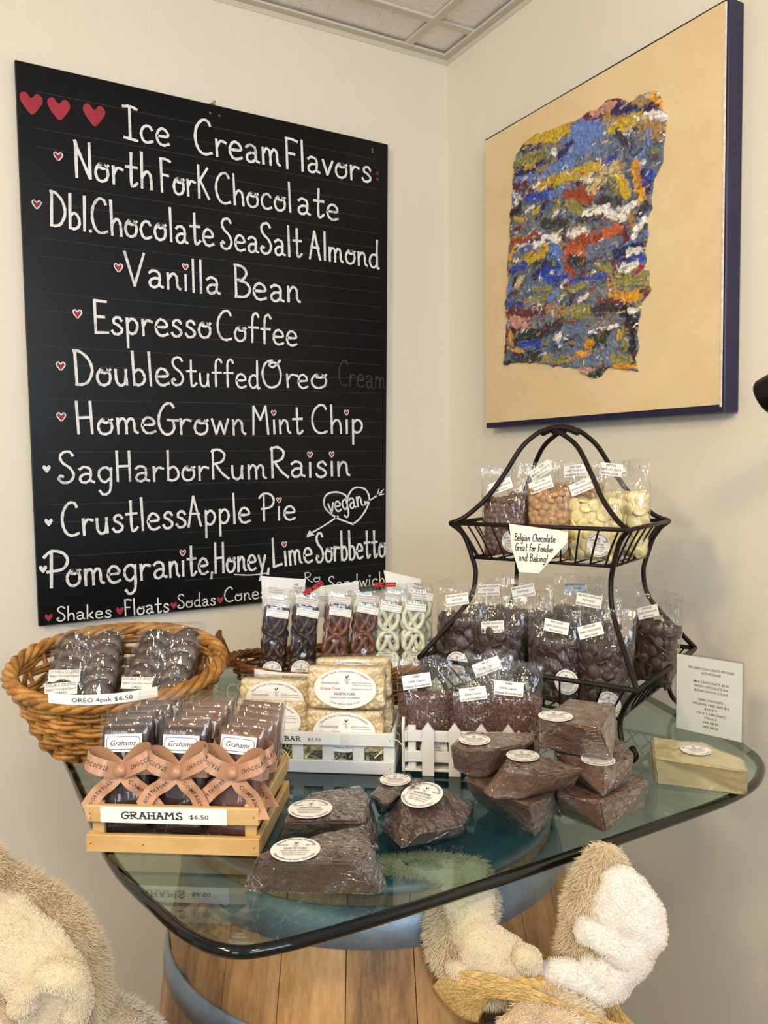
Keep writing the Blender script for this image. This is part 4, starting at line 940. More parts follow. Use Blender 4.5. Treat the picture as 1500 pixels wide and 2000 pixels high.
def strip3(mb, P, W, wd, m=0, text=None, tm=1, tsize=.007, t0=.5, fit=None, cut=0.0, flip=False):
    """ribbon along P with width directions W"""
    P = catmull(P, 6); W = catmull(W, 6); W /= np.linalg.norm(W, axis=1)[:, None]; n = len(P)
    A = P + W * wd / 2; B = P - W * wd / 2
    T = np.gradient(P, axis=0); T /= np.linalg.norm(T, axis=1)[:, None]
    if cut: A[-1] += T[-1] * cut; B[-1] -= T[-1] * cut * .2
    N_ = np.cross(T, W); N_ /= np.linalg.norm(N_, axis=1)[:, None]
    mb.add(np.concatenate([A, B]), [(i, i + n, i + 1 + n, i + 1) for i in range(n - 1)], m)
    if text:
        s = np.r_[0, np.cumsum(np.linalg.norm(np.diff(P, axis=0), axis=1))]
        v, f = text_geo(text, tsize, 1.15, 1, .008); v = v.copy(); w_ = v[:, 0].max() - v[:, 0].min(); k = (fit or w_) / w_
        u = t0 * s[-1] + (v[:, 0] - v[:, 0].min() - w_ / 2) * k; y = (v[:, 1] - tsize * .36)
        if flip: u = 2 * t0 * s[-1] - u; y = -y
        I = lambda Q: np.stack([np.interp(u, s, Q[:, i]) for i in range(3)], 1)
        for sg in (1, -1): mb.add(I(P) + I(W) * y[:, None] + I(N_) * .0006 * sg, f, tm)
RBM = lambda: [MAT['ribbon'], MAT['ribbon_ink']]
def bow_meshes(w_, t, z0, var=0):
    out = []; f = -t / 2 - .003; r_ = random.Random(var)
    def J(a=.003): return r_.uniform(-a, a)
    # band round the pack
    mb = MB(); pts = [(w_ / 2 + .002, -t / 2, z0), (0, f + .001, z0), (-w_ / 2 - .002, -t / 2, z0), (-w_ / 2 - .002, t / 2, z0), (0, t / 2 + .002, z0), (w_ / 2 + .002, t / 2, z0), (w_ / 2 + .002, -t / 2, z0)]
    strip3(mb, pts, [(0, 0, 1)] * 7, .014); out.append(('ribbon_band', mb.mesh('ribbon_band', RBM(), True)))
    for s in (-1, 1):
        mb = MB(); d = .033 + J()
        lift = .014 + J(.004) + (.006 if s > 0 else 0)
        pts = [(s * .003, f - .006, z0), (s * d * .5, f - .017, z0 + lift * .35), (s * d, f - .017, z0 + lift * .8), (s * (d + .003), f - .008, z0 + lift * 1.25), (s * d * .6, f - .003, z0 + lift * 1.15), (0, f - .002, z0 + .002)]
        up = (-.35 * s, 0, 1)
        strip3(mb, pts, [(0, .1, .35), (-.3 * s, .25, .9), up, (-.3 * s, -.35, 1), (-.2 * s, -.3, .8), (0, 0, .4)], .019, text='CHOCOLATE' , tsize=.0072, t0=.33, fit=.036, flip=(s < 0))
        out.append(('ribbon_loop', mb.mesh('ribbon_loop', RBM(), True)))
        mb = MB(); pts = [(0, f - .004, z0), (s * .014, f - .010, z0 - .014), (s * (.027 + J()), f - .009, z0 - .024), (s * (.040 + J(.005)), f - .014 + J(), z0 - .040 + J(.004))]
        W = [(1, 0, .5), (.85, .0, .75 * s), (.8, -.1, .8 * s), (.8, .1, .8 * s)]
        W = [(s * .85, 0, .6), (s * .8, 0, .6), (s * .8, -.15, .6), (s * .75, .1, .65)]
        W = [(.7, 0, .7 * s), (.8, 0, .62 * s), (.8, -.15, .6 * s), (.78, .1, .62 * s)]
        strip3(mb, pts, [(q[0], q[1], q[2]) for q in W], .018, text='COMPANY' if s > 0 else 'NORTH FORK', tsize=.0072, t0=.58, fit=.036, cut=.008, flip=(s < 0))
        out.append(('ribbon_tail', mb.mesh('ribbon_tail', RBM(), True)))
    mb = MB(); tube(mb, catmull([(-.006, f - .004, z0 - .002), (0, f - .010, z0 + .001), (.006, f - .004, z0 + .002)], 4), [.0035, .0042, .005, .0052, .0050, .0052, .005, .0042, .0035], 8, flat=1.5); out.append(('ribbon_knot', mb.mesh('ribbon_knot', RBM(), True)))
    return out
def graham_label():
    mb = MB(); W_, H = .044, .021; card(mb, W_, H)
    put_text(mb, 'Grahams', .0088, 0, -.0028, 1, shear=.3, fit=.030, z=.0004)
    P = []
    for sx, sy in ((1, 1), (-1, 1), (-1, -1), (1, -1)):
        c = [(.90, .40), (.86, .48), (.80, .66), (.72, .70)] if sx * sy > 0 else [(.72, .70), (.80, .66), (.86, .48), (.90, .40)]
        P += [(sx * x * W_ / 2, sy * y * H / 2) for x, y in c]
    P = np.array(P + P[:1]); v, f = ribbon2(P, .0007); mb.add(np.c_[v, np.full(len(v), .0003)], f, 4)
    return mb.mesh('name_label', LM())
GL = graham_label()
GB = {k: slab_mesh(.056, .122, .017, MAT[k], 3 + i, .0014, 'graham_bar') for i, k in enumerate(('dark', 'milk'))}
GF = [pack_film(.062, .126, .024, s) for s in (1.3, 4.7)]
BOWS = [bow_meshes(.062, .022, .073, i) for i in range(3)]
def graham_pack(kind, bow, mat, label, grp):
    r = thing('graham_pack', label, 'chocolate', mat=mat, group=grp)
    link('graham_bar', GB[kind], r); link('film_wrapper', GF[bow % 2 if bow is not None else 0], r)
    link('name_label', GL, r, M4((0, -.0135, .104), rx=PI / 2, ry=0) @ Matrix.Rotation(random.uniform(-.06, .02), 4, 'Z'))
    if bow is not None:
        for nm, me in BOWS[bow]: link(nm, me, r)
    return r
# ---- light wooden crate of grahams ----
def crate(name, label, M, W_, D, H, mat, rails, posts, rt=.006, corner=.012, back_extra=0, endrails=None):
    c = thing(name, label, 'crate', mat=M)
    for z0, z1 in rails:
        for y in (0, D): mb = MB(); box(mb, (W_ / 2, y, (z0 + z1) / 2), (W_, rt, z1 - z0), bev=.001); mb.build('slat', mat, c)
        for x in (rt / 2, W_ - rt / 2): mb = MB(); box(mb, (x, D / 2, (z0 + z1) / 2), (rt, D - rt, z1 - z0), bev=.001); mb.build('slat', mat, c)
    for x in posts:
        for y in (rt, D - rt): mb = MB(); box(mb, (x, y + (.001 if y == rt else -.001), H / 2), (corner, rt * .9, H - .002), bev=.001); mb.build('post', mat, c)
    for k in range(5): mb = MB(); box(mb, (W_ / 2, rt + (D - 2 * rt) * (k + .5) / 5, .0035), (W_ - 2 * rt, (D - 2 * rt) / 5 - .003, .003), bev=.0006); mb.build('floor_slat', mat, c)
    for z0, z1 in rails:
        for x in (.006, W_ / 3, W_ - .006): mb = MB(); tube(mb, [(x, -rt / 2 - .0003, (z0 + z1) / 2), (x, -rt / 2 + .001, (z0 + z1) / 2)], .0008, 6); mb.build('nail_head', MAT['board_edge'], c)
    return c
g0 = np.array([-1.194, -.990, Z]); gu = np.array([.824, -.567, 0]); gv = np.array([.567, .824, 0])
GM = frame(g0, gu, gv)
crate('wooden_crate', 'light pine slatted crate with a price strip on the front of the glass', GM, .206, .165, .058, MAT['pine'], [(0, .021), (.036, .056)], [.012, .194], rt=.007, corner=.014)
mb = MB(); card(mb, .150, .019)
def serif(mb, s, sz, x0, y0, W_, m=1, z=.0005):
    """wide slab-serif capitals from the hand strokes plus serifs"""
    tot = sum(G[c][0] for c in s) + .1 * (len(s) - 1); k = W_ / tot; x = x0
    for c in s:
        w_, st = G[c]
        for q in st:
            P = catmull(q, 5) if len(q) > 2 else np.array(q, float); P = np.c_[x + P[:, 0] * k, y0 + P[:, 1] * sz]; v, f = ribbon2(P, sz * .19); mb.add(np.c_[v, np.full(len(v), z)], f, m)
            if len(q) == 2 and abs(q[0][1] - q[1][1]) > .5:
                for e in P: box(mb, (e[0], e[1] + (sz * .03 if e[1] < y0 + sz / 2 else -sz * .03), z), (k * .3, sz * .09, .0001), m)
        x += (w_ + .1) * k
serif(mb, 'GRAHAMS', .0078, -.050, -.0040, .073)
put_text(mb, '$6.50', .0072, .031, -.003, 1, align='l', fit=.022, z=.0005)
o = mb.build('price_strip', LM()); o.matrix_world = GM @ M4((.094, -.0042, .046), rx=PI / 2); tag(o, 'white printed strip reading GRAHAMS on the front slat of the pine crate', 'sign')
poscol = {0: 'left', 1: 'middle', 2: 'right'}
rowname = ['front', 'second', 'third', 'fourth', 'rearmost']
for c in range(3):
    for r_ in range(5):
        kind = 'dark' if (c == 0 or (c == 1 and r_ == 0)) else 'milk'
        x = (.038, .103, .167)[c] + (0 if r_ == 0 else random.uniform(-.003, .003)); y = .022 + .0262 * r_
        lab = '%s-chocolate graham pack %s, %s row of the %s column in the pine crate' % (kind, 'with copper bow' if r_ == 0 else 'behind', rowname[r_], poscol[c])
        graham_pack(kind, c if r_ == 0 else (0 if r_ == 1 and c == 2 else None), GM @ M4((x, y, .0145), rx=-.20 - .02 * r_ + random.uniform(-.02, .02), ry=(-.02, .03, .07)[c] + (0 if r_ == 0 else random.uniform(-.04, .04)), rz=(.10, .0, -.10)[c]), lab, 'wrapped graham bars in the pine crate')

# ---- white crate with cereal treats ----
w0 = np.array([-.972, -.832, Z]); wu = np.array([.806, -.591, 0]); wv = np.array([.591, .806, 0]); WM = frame(w0, wu, wv)
crate('white_crate', 'white slatted crate filled with straw shreds and cereal treats', WM, .250, .135, .060, MAT['whitewood'], [(0, .019), (.041, .060)], [.008, .06, .107, .152, .197, .242], rt=.005, corner=.017)
mb = MB()
for i in range(1500):
    p = np.array([random.uniform(.012, .238), random.uniform(.010, .125), random.uniform(.008, .046)]); a = random.uniform(0, 2 * PI); d = np.array([math.cos(a), math.sin(a), random.uniform(-.5, .5)]) * random.uniform(.006, .013)
    tw = np.array([-d[1], d[0], random.uniform(-.005, .005)]); tw = tw / np.linalg.norm(tw) * .0011
    mb.add([p - d - tw, p - d + tw, p + tw + [0, 0, .002], p - tw + [0, 0, .002], p + d + tw, p + d - tw], [(0, 1, 2, 3), (3, 2, 4, 5)])
for i in range(26):
    p = np.array([random.uniform(.19, .262), random.uniform(-.003, .12), random.uniform(.05, .062)]); pts = [p, p + [random.uniform(-.015, .02), random.uniform(-.02, .01), random.uniform(-.01, .01)], p + [random.uniform(-.01, .03), random.uniform(-.02, .01), random.uniform(-.03, .0)]]
    tube(mb, catmull(pts, 3), .0007, 4)
st_ = mb.build('straw_shreds', MAT['straw']); st_.matrix_world = WM; tag(st_, 'pale curled straw shreds filling the white slatted crate', 'straw', kind='stuff')
mb = MB(); card(mb, .155, .016); serif(mb, 'BAR', .0068, -.004, -.0034, .024); put_text(mb, '$5.95', .0062, .030, -.0026, 1, align='l', fit=.019, z=.0005); serif(mb, 'KRISPIE', .0068, -.070, -.0034, .058)
o = mb.build('price_strip', LM()); o.matrix_world = WM @ M4((.094, -.0034, .0505), rx=PI / 2); tag(o, 'white printed strip ending in BAR $5.95 on the white crate', 'sign')
def treat_label():
    mb = MB(); disc(mb, .046, 0, 40, ry=.64)
    def arc(s, sz, r, a0, below=False): put_arc(mb, s, sz, r, a0, 1, below=below, ry=.62, shear=.3, sx=.9)
    arc('North Fork Chocolate Company', .0066, .0385, PI / 2); arc('Long Island, New York', .0055, .0385, -PI / 2, True)
    put_text(mb, 'Homemade', .0062, -.022, .0060, 3, fit=.026); put_text(mb, 'Krispie Treat', .0060, -.0215, -.0020, 3, fit=.029)
    rooster(mb, .003, .0165, .0052)
    put_text(mb, '8700 Main Road Mattituck', .0026, .010, .0075, 4, align='l', fit=.028); put_text(mb, '109 East Main St Riverhead', .0026, .010, .0042, 4, align='l', fit=.029); put_text(mb, 'NorthForkChocolate.com', .0030, .009, -.0015, 4, align='l', fit=.030)
    put_text(mb, 'NORTH FORK', .0052, 0, -.0095, 4, fit=.031, z=.0006, bold=.008); put_text(mb, 'CHOCOLATE COMPANY', .0040, 0, -.0148, 4, fit=.045)
    return mb.mesh('oval_label', LM())
TLB = treat_label(); TB = slab_mesh(.112, .060, .028, MAT['rice'], 5, .0022, 'cereal_bar', fr=170, n=22); TF = pack_film(.116, .062, .033, 9.1, fin=.004, amp=.0011)
def treat(mat, label):
    r = thing('cereal_treat', label, 'cereal treat', mat=mat, group='wrapped cereal treats in the white crate')
    link('cereal_bar', TB, r); link('film_wrapper', TF, r); link('oval_label', TLB, r, M4((.0, -.0182, .031), rx=PI / 2)); return r
treat(WM @ M4((.176, .024, .026), rx=-.05), 'lower front cereal treat of the white crate, oval label half hidden by the slat')
treat(WM @ M4((.178, .026, .090), rx=-.06, ry=.0), 'upper cereal treat standing on another, its whole oval label in view')
treat(WM @ M4((.186, .062, .030), rx=-.03), 'lower cereal treat in the second row, hidden behind the labelled front pair')
treat(WM @ M4((.184, .064, .094), rx=-.05, ry=-.03), 'upper cereal treat peeking over the top of the front pair')
treat(WM @ M4((.058, .060, .028), rx=-.05), 'lower left cereal treat hidden behind the graham packs')
treat(WM @ M4((.060, .075, .056), rx=-.05), 'left cereal treat in the white crate, its label top showing over the graham packs')
treat(WM @ M4((.062, .108, .045), rx=-.03), 'rearmost cereal treat at the left, against the dark basket')

# ---- white picket box ----
k0 = np.array([-.757, -.986, Z]); ku = np.array([.80, -.60, 0]); kv = np.array([.60, .80, 0]); KM = frame(k0, ku, kv)
pb = thing('picket_box', 'small white picket-fence box holding bags of cacao nibs', 'box', mat=KM)
PBW, PBD = .165, .085
for z0, z1 in ((.018, .034), (.048, .064)):
    for y in (0.004, PBD): mb = MB(); box(mb, (PBW / 2, y, (z0 + z1) / 2), (PBW, .004, z1 - z0), bev=.0008); mb.build('rail', MAT['whitewood'], pb)
    for x in (.002, PBW - .002): mb = MB(); box(mb, (x, PBD / 2, (z0 + z1) / 2), (.004, PBD, z1 - z0), bev=.0008); mb.build('rail', MAT['whitewood'], pb)
mb = MB(); box(mb, (PBW / 2, PBD / 2 + .002, .006), (PBW, PBD, .004), bev=.0008); mb.build('box_floor', MAT['whitewood'], pb)
def picket(x, y, d):
    mb = MB(); w_ = .0085; P = [(-w_, 0), (w_, 0), (w_, .066), (0, .078), (-w_, .066)]
    A = [(x + p[0], y - .002 * 1, p[1]) if d == 0 else (y - .002, x + p[0], p[1]) for p in P]; B = [(x + p[0], y + .002, p[1]) if d == 0 else (y + .002, x + p[0], p[1]) for p in P]
    mb.add(A + B, [(0, 1, 2, 3, 4), (9, 8, 7, 6, 5)] + [(i, i + 5, (i + 1) % 5 + 5, (i + 1) % 5) for i in range(5)]); mb.build('picket', MAT['whitewood'], pb)
for x in (.034, .072, .110, .148): picket(x, -.001, 0); picket(x, PBD + .005, 0)
for y in (.02, .06): picket(y, -.003, 1)
mb = MB(); box(mb, (.010, .009, .036), (.012, .005, .068), bev=.001); mb.build('corner_post', MAT['whitewood'], pb)
mb = MB(); box(mb, (.006, PBD, .055), (.012, .006, .105), bev=.001); mb.build('corner_post', MAT['whitewood'], pb)

# ---------------- bags of pistoles and nibs ----------------
def lens(r, t, seg=12):
    mb = MB(); prof = [(r * .001, t * .5), (r * .5, t * .46), (r * .85, t * .22), (r, -t * .12), (r * .9, -t * .5), (r * .001, -t * .5)]
    v = []; f = []
    for (q, z) in prof:
        for k in range(seg): a = 2 * PI * k / seg; v.append((q * math.cos(a), q * math.sin(a), z))
    for i in range(len(prof) - 1):
        for k in range(seg): l = (k + 1) % seg; f.append((i * seg + k, i * seg + l, (i + 1) * seg + l, (i + 1) * seg + k))
    mb.add(v, f); return mb
PIST = {'milk': (lens(.0064, .0060).mesh('pistole', [MAT['milk_pist']], True), .0064, 'milk'), 'blond': (lens(.0082, .0078).mesh('pistole', [MAT['blond']], True), .0082, 'blond'),
        'white': (lens(.0122, .0055, 16).mesh('pistole', [MAT['white']], True), .0122, 'white'), 'dark': (lens(.0122, .0050, 14).mesh('pistole', [MAT['dark_pist']], True), .0122, 'darker')}
def bagprof(w_, D, fill, h):
    def S(u, v):     # u around, v height 0..1 of the whole bag
        a = 2 * PI * u; c, s = math.cos(a), math.sin(a); z = h * v
        k = min(1, z / .012) ** .5 * (1 if z < fill else max(.05, 1 - (z - fill) / (h - fill) * 1.25))
        ww = w_ / 2 * (1 - .10 * max(0, 1 - z / fill)) * (1 + .05 * max(0, (z - fill) / (h - fill)))
        ex = 2.6; r = (abs(c) ** ex + abs(s) ** ex) ** (-1 / ex)
        return np.array([ww * r * c, D / 2 * r * s * k, z])
    return S
def bag_film(w_, D, fill, h, seed, mat):
    S = bagprof(w_, D, fill, h); mb = MB()
    def fn(u, v):
        p = S(u, v); q = noise(p[None] + seed, 45, 3)[0] + .6 * noise(p[None] + seed, 120, 5)[0]
        top = max(0, (p[2] - fill) / (h - fill)); amp = .0012 + .006 * top
        return p + np.array([.25 * amp * q, -.5 * amp * q + .006 * top * math.sin(p[0] * 60 + seed), amp * .8 * q * top])
    grid(mb, fn, 40, 30, closed=True); return mb.mesh('bag_film', [mat], True)
BAGV = {}
for key, w_, D, fill, h in (('milk', .088, .040, .098, .158), ('blond', .088, .042, .112, .158), ('white', .096, .044, .096, .155), ('dark', .094, .044, .102, .165), ('nibs', .082, .044, .095, .150)):
    BAGV[key] = [bag_film(w_, D, fill, h, s, MAT['film']) for s in (2.1, 5.3, 8.9)]
    S = bagprof(w_ * .86, D * .80, fill * .97, fill * 1.02); mb = MB(); grid(mb, lambda u, v: S(u, .02 + v * .98) + [0, 0, .002], 24, 12, closed=True, cap=True)
    BAGV[key + '_core'] = mb.mesh('filling', [MAT[{'milk': 'milk_pist', 'blond': 'blond', 'white': 'white', 'dark': 'dark_pist', 'nibs': 'nibs'}[key]]], True)
def surf_pts(w_, D, fill, step, r_, depth=1.0, backs=False):
    S = bagprof(w_, D * depth, fill, fill * 1.04); out = []; nz = int(fill / step)
    for j in range(nz + 1):
        z = (j + .5) / (nz + 1); cir = 2 * (w_ + D) * .9; nu = int(cir / step)
        for i in range(nu):
            u = (i + .5 * (j % 2) + r_.uniform(-.2, .2)) / nu
            s_ = math.sin(2 * PI * u)
            if s_ > .35 and not backs and z < .8: continue
            p = S(u, min(.99, z + r_.uniform(-.02, .02))); q = S(u + .01, z); q2 = S(u, min(1, z + .02)); nrm = np.cross(q - p, q2 - p); nrm /= np.linalg.norm(nrm) + 1e-9
            if nrm @ np.array([p[0] / w_, p[1] / D, 0]) < 0: nrm = -nrm
            out.append((p, nrm))
    for i in range(int(w_ * D / step ** 2 * 1.2)):   # top of the heap
        p = np.array([r_.uniform(-.42, .42) * w_, r_.uniform(-.35, .35) * D, fill * (1.0 + r_.uniform(-.03, .05))]); out.append((p, np.array([0, -.4, 1.0])))
    return out
def nib_mesh(seed):
    r_ = random.Random(seed); mb = MB()
    for dep_ in (.93, .86):
        for p, nrm in surf_pts(.078, .040, .094, .0036, r_, dep_):
            s = r_.uniform(.0016, .0030); a = np.array([r_.gauss(0, 1) for _ in range(3)]); a /= np.linalg.norm(a); b = np.cross(a, [r_.gauss(0, 1) for _ in range(3)]); b /= np.linalg.norm(b); c = np.cross(a, b)
            mb.add([p + a * s * 1.3, p + b * s, p + c * s * .7, p - b * s * .9, p - c * s * .6], [(0, 1, 2), (0, 2, 3), (0, 3, 4), (0, 4, 1), (1, 4, 3, 2)])
    return mb.mesh('cacao_nibs', [MAT['nibs']])
NIB = [nib_mesh(1), nib_mesh(2)]
def stick(lines, w_=.042, h=.020):
    return rect_label([(s, h * .62 / len(lines), 1) for s in lines], w_, h, 'printed_sticker', bold=.012)
STK = {'milk': stick(['PISTOLES', 'MILK CHOCOLATE', '38% CACAO']), 'blond': stick(['PISTOLE', 'BLOND CHOCOLATE', '40% BEURRE DE CACAO']), 'white': stick(['PISTOLE', 'WHITE CHOCOLATE', 'COCOA BUTTER']),
       'dark': stick(['58% DARK CHOCOLATE', 'PISTOLES', 'BELGIAN CHOCOLATE']), 'darkb': stick(['PISTOLES', 'DARK CHOCOLATE', '85% CACAO']), 'nibs': stick(['NIBS', '100% Cacao', 'Ghana Ecuadorian'])}
def bag(kind, mat, label, grp, v=0, stkpos=(0, .125), stkrot=.15, rl=(.02, .028), stk=None, scale=1.0):
    r = thing({'nibs': 'nibs_bag'}.get(kind, 'pistole_bag'), label, 'bag', mat=mat @ Matrix.Scale(scale, 4), group=grp)
    link('film_bag', BAGV[kind][v % 3], r)
    dims = dict(milk=(.088, .040, .098), blond=(.088, .042, .112), white=(.096, .044, .096), dark=(.094, .044, .102), nibs=(.082, .044, .095))[kind]
    f = link('filling', BAGV[kind + '_core'], r); f['kind'] = 'stuff'
    r_ = random.Random(v * 7 + hash_(kind))
    if kind == 'nibs':
        o = link('nibs_heap', NIB[v % 2], r); o['kind'] = 'stuff'
    else:
        me, rad, _ = PIST[kind]
        for p, nrm in surf_pts(dims[0] * .87, dims[1] * .84, dims[2], rad * 1.42, r_):
            n2 = Vector(nrm) + Vector((r_.gauss(0, .35), r_.gauss(0, .25), r_.gauss(0, .35)))
            m = Matrix.Translation(Vector(p) - Vector(nrm) * .001) @ n2.to_track_quat('Z', 'Y').to_matrix().to_4x4()
            link('pistole', me, r, m)
    yf_ = -dims[1] / 2 - .0012
    if rl: link('round_label', RL, r, M4((rl[0], yf_ - .001, rl[1]), rx=PI / 2) @ Matrix.Rotation(r_.uniform(-.1, .1), 4, 'Z'))
    zz = stkpos[1]; yy = yf_ if zz < dims[2] else yf_ * .8 + .004
    link('printed_sticker', STK[stk or kind], r, M4((stkpos[0], yy - .003, zz), rx=PI / 2 - (.1 if zz > dims[2] else 0)) @ Matrix.Rotation(stkrot, 4, 'Z'))
    return r
def hash_(s): return sum(ord(c) for c in s)
GN = 'bags of cacao nibs in the picket box'
def kb(x, y, z=.010, lean=.12, rz=0, ry=0): return KM @ M4((x, y, z), rx=-lean, ry=ry, rz=rz)
bag('nibs', kb(.030, .034, rz=.10, ry=-.02), 'leftmost cacao nibs bag in the picket box, printed sticker near its top', GN, 0, (-.012, .118), .12, (.01, .022))
bag('nibs', kb(.098, .034, rz=-.02), 'cacao nibs bag second from the left, standing lower behind the stacked chunks', GN, 1, (0, .108), .15, (.0, .022), scale=.93)
bag('nibs', kb(.156, .030, lean=.08, rz=-.10), 'cacao nibs bag farthest right, half hidden by the top chocolate block', GN, 2, (-.006, .112), -.05, None)
bag('nibs', kb(.118, .070, z=.012, lean=.10, rz=.1), 'cacao nibs bag in the back row with a tilted sticker', GN, 3, (0, .130), .35, None)

# ---------------- two-tier wire stand ----------------
SA = -1.135; SU = np.array([math.cos(SA), math.sin(SA), 0]); SV = np.array([-SU[1], SU[0], 0]); SO = np.array([-.377, -.889, Z]); SM = frame(SO, SU, SV)
def spx(px, py, v_):   # stand-local x,z of a pixel on the plane y=v_
    d = ray(px, py); P0 = CAM - SO; t = (v_ - P0 @ SV) / (d @ SV); p = P0 + d * t; return p @ SU, p[2]
stand = thing('wire_stand', 'black wrought-iron two-tier basket stand with arched carrying handle', 'stand', mat=SM)
zt, zbt, zl, zbl = 1.38 - .108 - Z, 1.38 - .169 - Z, 1.38 - .34 - Z, .050
def rectloop(a, b, z, r, nm):
    mb = MB()
    for p, q in (((-a, -b), (a, -b)), ((a, -b), (a, b)), ((a, b), (-a, b)), ((-a, b), (-a, -b))): tube(mb, [(p[0], p[1], z), (q[0], q[1], z)], r, 8)
    mb.build(nm, MAT['wire'], stand, True)
rectloop(.159, .106, zt, .0035, 'basket_rim'); rectloop(.126, .084, zbt, .0026, 'basket_base'); rectloop(.191, .162, zl, .0040, 'basket_rim'); rectloop(.150, .125, zbl, .0026, 'basket_base')
def ribs(a, b, z, a2, b2_, z2, nx, ny):
    for k in range(nx):
        t = -1 + 2 * (k + .5) / nx
        for s in (-1, 1): mb = MB(); tube(mb, catmull([(t * a, s * b, z), (t * (a * .45 + a2 * .55), s * (b * .45 + b2_ * .55), (z + z2) / 2), (t * a2, s * b2_, z2)], 3), .0017, 6); mb.build('wire_rib', MAT['wire'], stand, True)
    for k in range(ny):
        t = -1 + 2 * (k + .5) / ny
        for s in (-1, 1): mb = MB(); tube(mb, catmull([(s * a, t * b, z), (s * (a * .45 + a2 * .55), t * (b * .45 + b2_ * .55), (z + z2) / 2), (s * a2, t * b2_, z2)], 3), .0017, 6); mb.build('wire_rib', MAT['wire'], stand, True)
ribs(.159, .106, zt, .126, .084, zbt, 10, 6); ribs(.191, .162, zl, .150, .125, zbl, 11, 8)
for z, a, b in ((zbt, .126, .084), (zbl, .150, .125)):
    for k in range(9): t = -1 + 2 * (k + .5) / 9; mb = MB(); tube(mb, [(t * a, -b, z), (t * a, b, z)], .0015, 6); mb.build('floor_wire', MAT['wire'], stand, True)
for s1 in (-1, 1):
    for s2 in (-1, 1):
        mb = MB(); tube(mb, catmull([(s1 * .159, s2 * .106, zt), (s1 * .140, s2 * .093, zt - .020), (s1 * .127, s2 * .085, zbt), (s1 * .122, s2 * .082, zbt - .03), (s1 * .128, s2 * .090, zbt - .07), (s1 * .150, s2 * .115, zbt - .11), (s1 * .191, s2 * .162, zl)], 6), .0042, 8); mb.build('upright', MAT['wire'], stand, True)
        mb = MB(); tube(mb, catmull([(s1 * .191, s2 * .162, zl), (s1 * .168, s2 * .142, zl - .03), (s1 * .155, s2 * .130, zbl), (s1 * .158, s2 * .134, .024), (s1 * .172, s2 * .150, .0045), (s1 * .186, s2 * .163, .0045), (s1 * .192, s2 * .168, .014), (s1 * .186, s2 * .163, .022), (s1 * .180, s2 * .157, .017)], 6), .0042, 8); mb.build('scroll_foot', MAT['wire'], stand, True)
za = 1.4336 - Z
ends = {(-1, -1): -.028, (1, -1): -.012, (-1, 1): .010, (1, 1): .028}
for (s1, s2), ex in ends.items():
    a, b = s1 * .159, s2 * .106; h_ = za - zt
    mb = MB(); pts = [(a, b, zt), (a * .86, b * .86, zt + h_ * .07), (a * .66, b * .68, zt + h_ * .27), (a * .50, b * .52, zt + h_ * .52), (a * .30 + ex * .3, b * .30, zt + h_ * .82), (a * .06 + ex * .85, b * .08, zt + h_ * .98), (ex, 0, za - .004)]
    tube(mb, catmull(pts, 6), .0042, 8); mb.build('handle_rod', MAT['wire'], stand, True)
mb = MB(); tube(mb, catmull([(-.034, 0, za - .006), (-.018, 0, za + .001), (0, 0, za + .003), (.018, 0, za + .001), (.036, 0, za - .007)], 4), [.006] + [.0078] * 15 + [.006], 10, flat=.8); mb.build('handle_grip', MAT['wire'], stand, True)
# paper card hanging on the top front rim
cy_ = -.112
cp = [spx(x, y, cy_) for x, y in ((995, 1023), (1110, 1038), (1108, 1060), (1052, 1120), (1014, 1117), (1000, 1070))]
cc = np.mean(cp, 0); L2 = np.array(cp) - cc
cardo = MB(); n = len(L2)
cardo.add([(p[0], 0, p[1]) for p in L2] + [(p[0], .0006, p[1]) for p in L2], [tuple(range(n)), tuple(range(2 * n - 1, n - 1, -1))] + [(i, i + n, (i + 1) % n + n, (i + 1) % n) for i in range(n)], 0)
def stroke_text(mb, s, h, x0, z0, W_, y, m=1, wd=.1):
    tot = sum(G[c][0] for c in s) + .1 * (len(s) - 1); k = W_ / tot; x = x0 - W_ / 2
    for c in s:
        w_, st = G[c]
        for q in st:
            P = catmull(q, 4) if len(q) > 2 else np.array(q, float); P = np.c_[x + P[:, 0] * k + P[:, 1] * h * .15, z0 + P[:, 1] * h]; v, f = ribbon2(P, h * wd); mb.add(np.c_[v[:, 0], np.full(len(v), y), v[:, 1]], f, m)
        if c == 'i': box(mb, (x + (.08) * k + .1 * h, y, z0 + .75 * h), (h * .1, .0001, h * .1), m)
        x += (w_ + .1) * k
for i, (s, wl) in enumerate((('Belgian Chocolate', .082), ('Great for Fondue', .076), ('and Baking!', .058))): stroke_text(cardo, s, .0125, -.001 - .0015 * i, .012 - i * .0165, wl * .88, -.0006)
o = cardo.build('paper_card', [MAT['sign'], MAT['ink']]); o.matrix_world = SM @ Matrix.Translation(Vector((cc[0], cy_ - .001, cc[1]))); tag(o, 'white tapered paper card lettered Belgian Chocolate, hung on the upper wire basket', 'sign')
def sb(x, y, z, lean=.10, rz=0, ry=0): return SM @ M4((x, y, z), rx=-lean, ry=ry, rz=rz)
GT = 'bags of pistoles in the upper basket'; zf = zbt + .003
bag('milk', sb(-.082, -.048, zf, .06, rz=.12), 'milk chocolate pistole bag at the front left of the upper wire basket', GT, 0, (-.004, .122), .35, (.022, .026))
bag('milk', sb(-.070, .034, zf, .06, rz=.1), 'milk chocolate pistole bag in the back row, mostly behind the blond ones', GT, 1, (.02, .14), .6, None, scale=1.05)
bag('blond', sb(.004, -.044, zf, .04, rz=.05), 'blond caramel-coloured pistole bag at the front centre of the upper wire basket', GT, 2, (-.014, .124), .35, (.018, .026))
bag('blond', sb(.020, .034, zf, .06), 'blond pistole bag in the back row of the upper basket', GT, 0, (.0, .14), .1, None, scale=1.05)
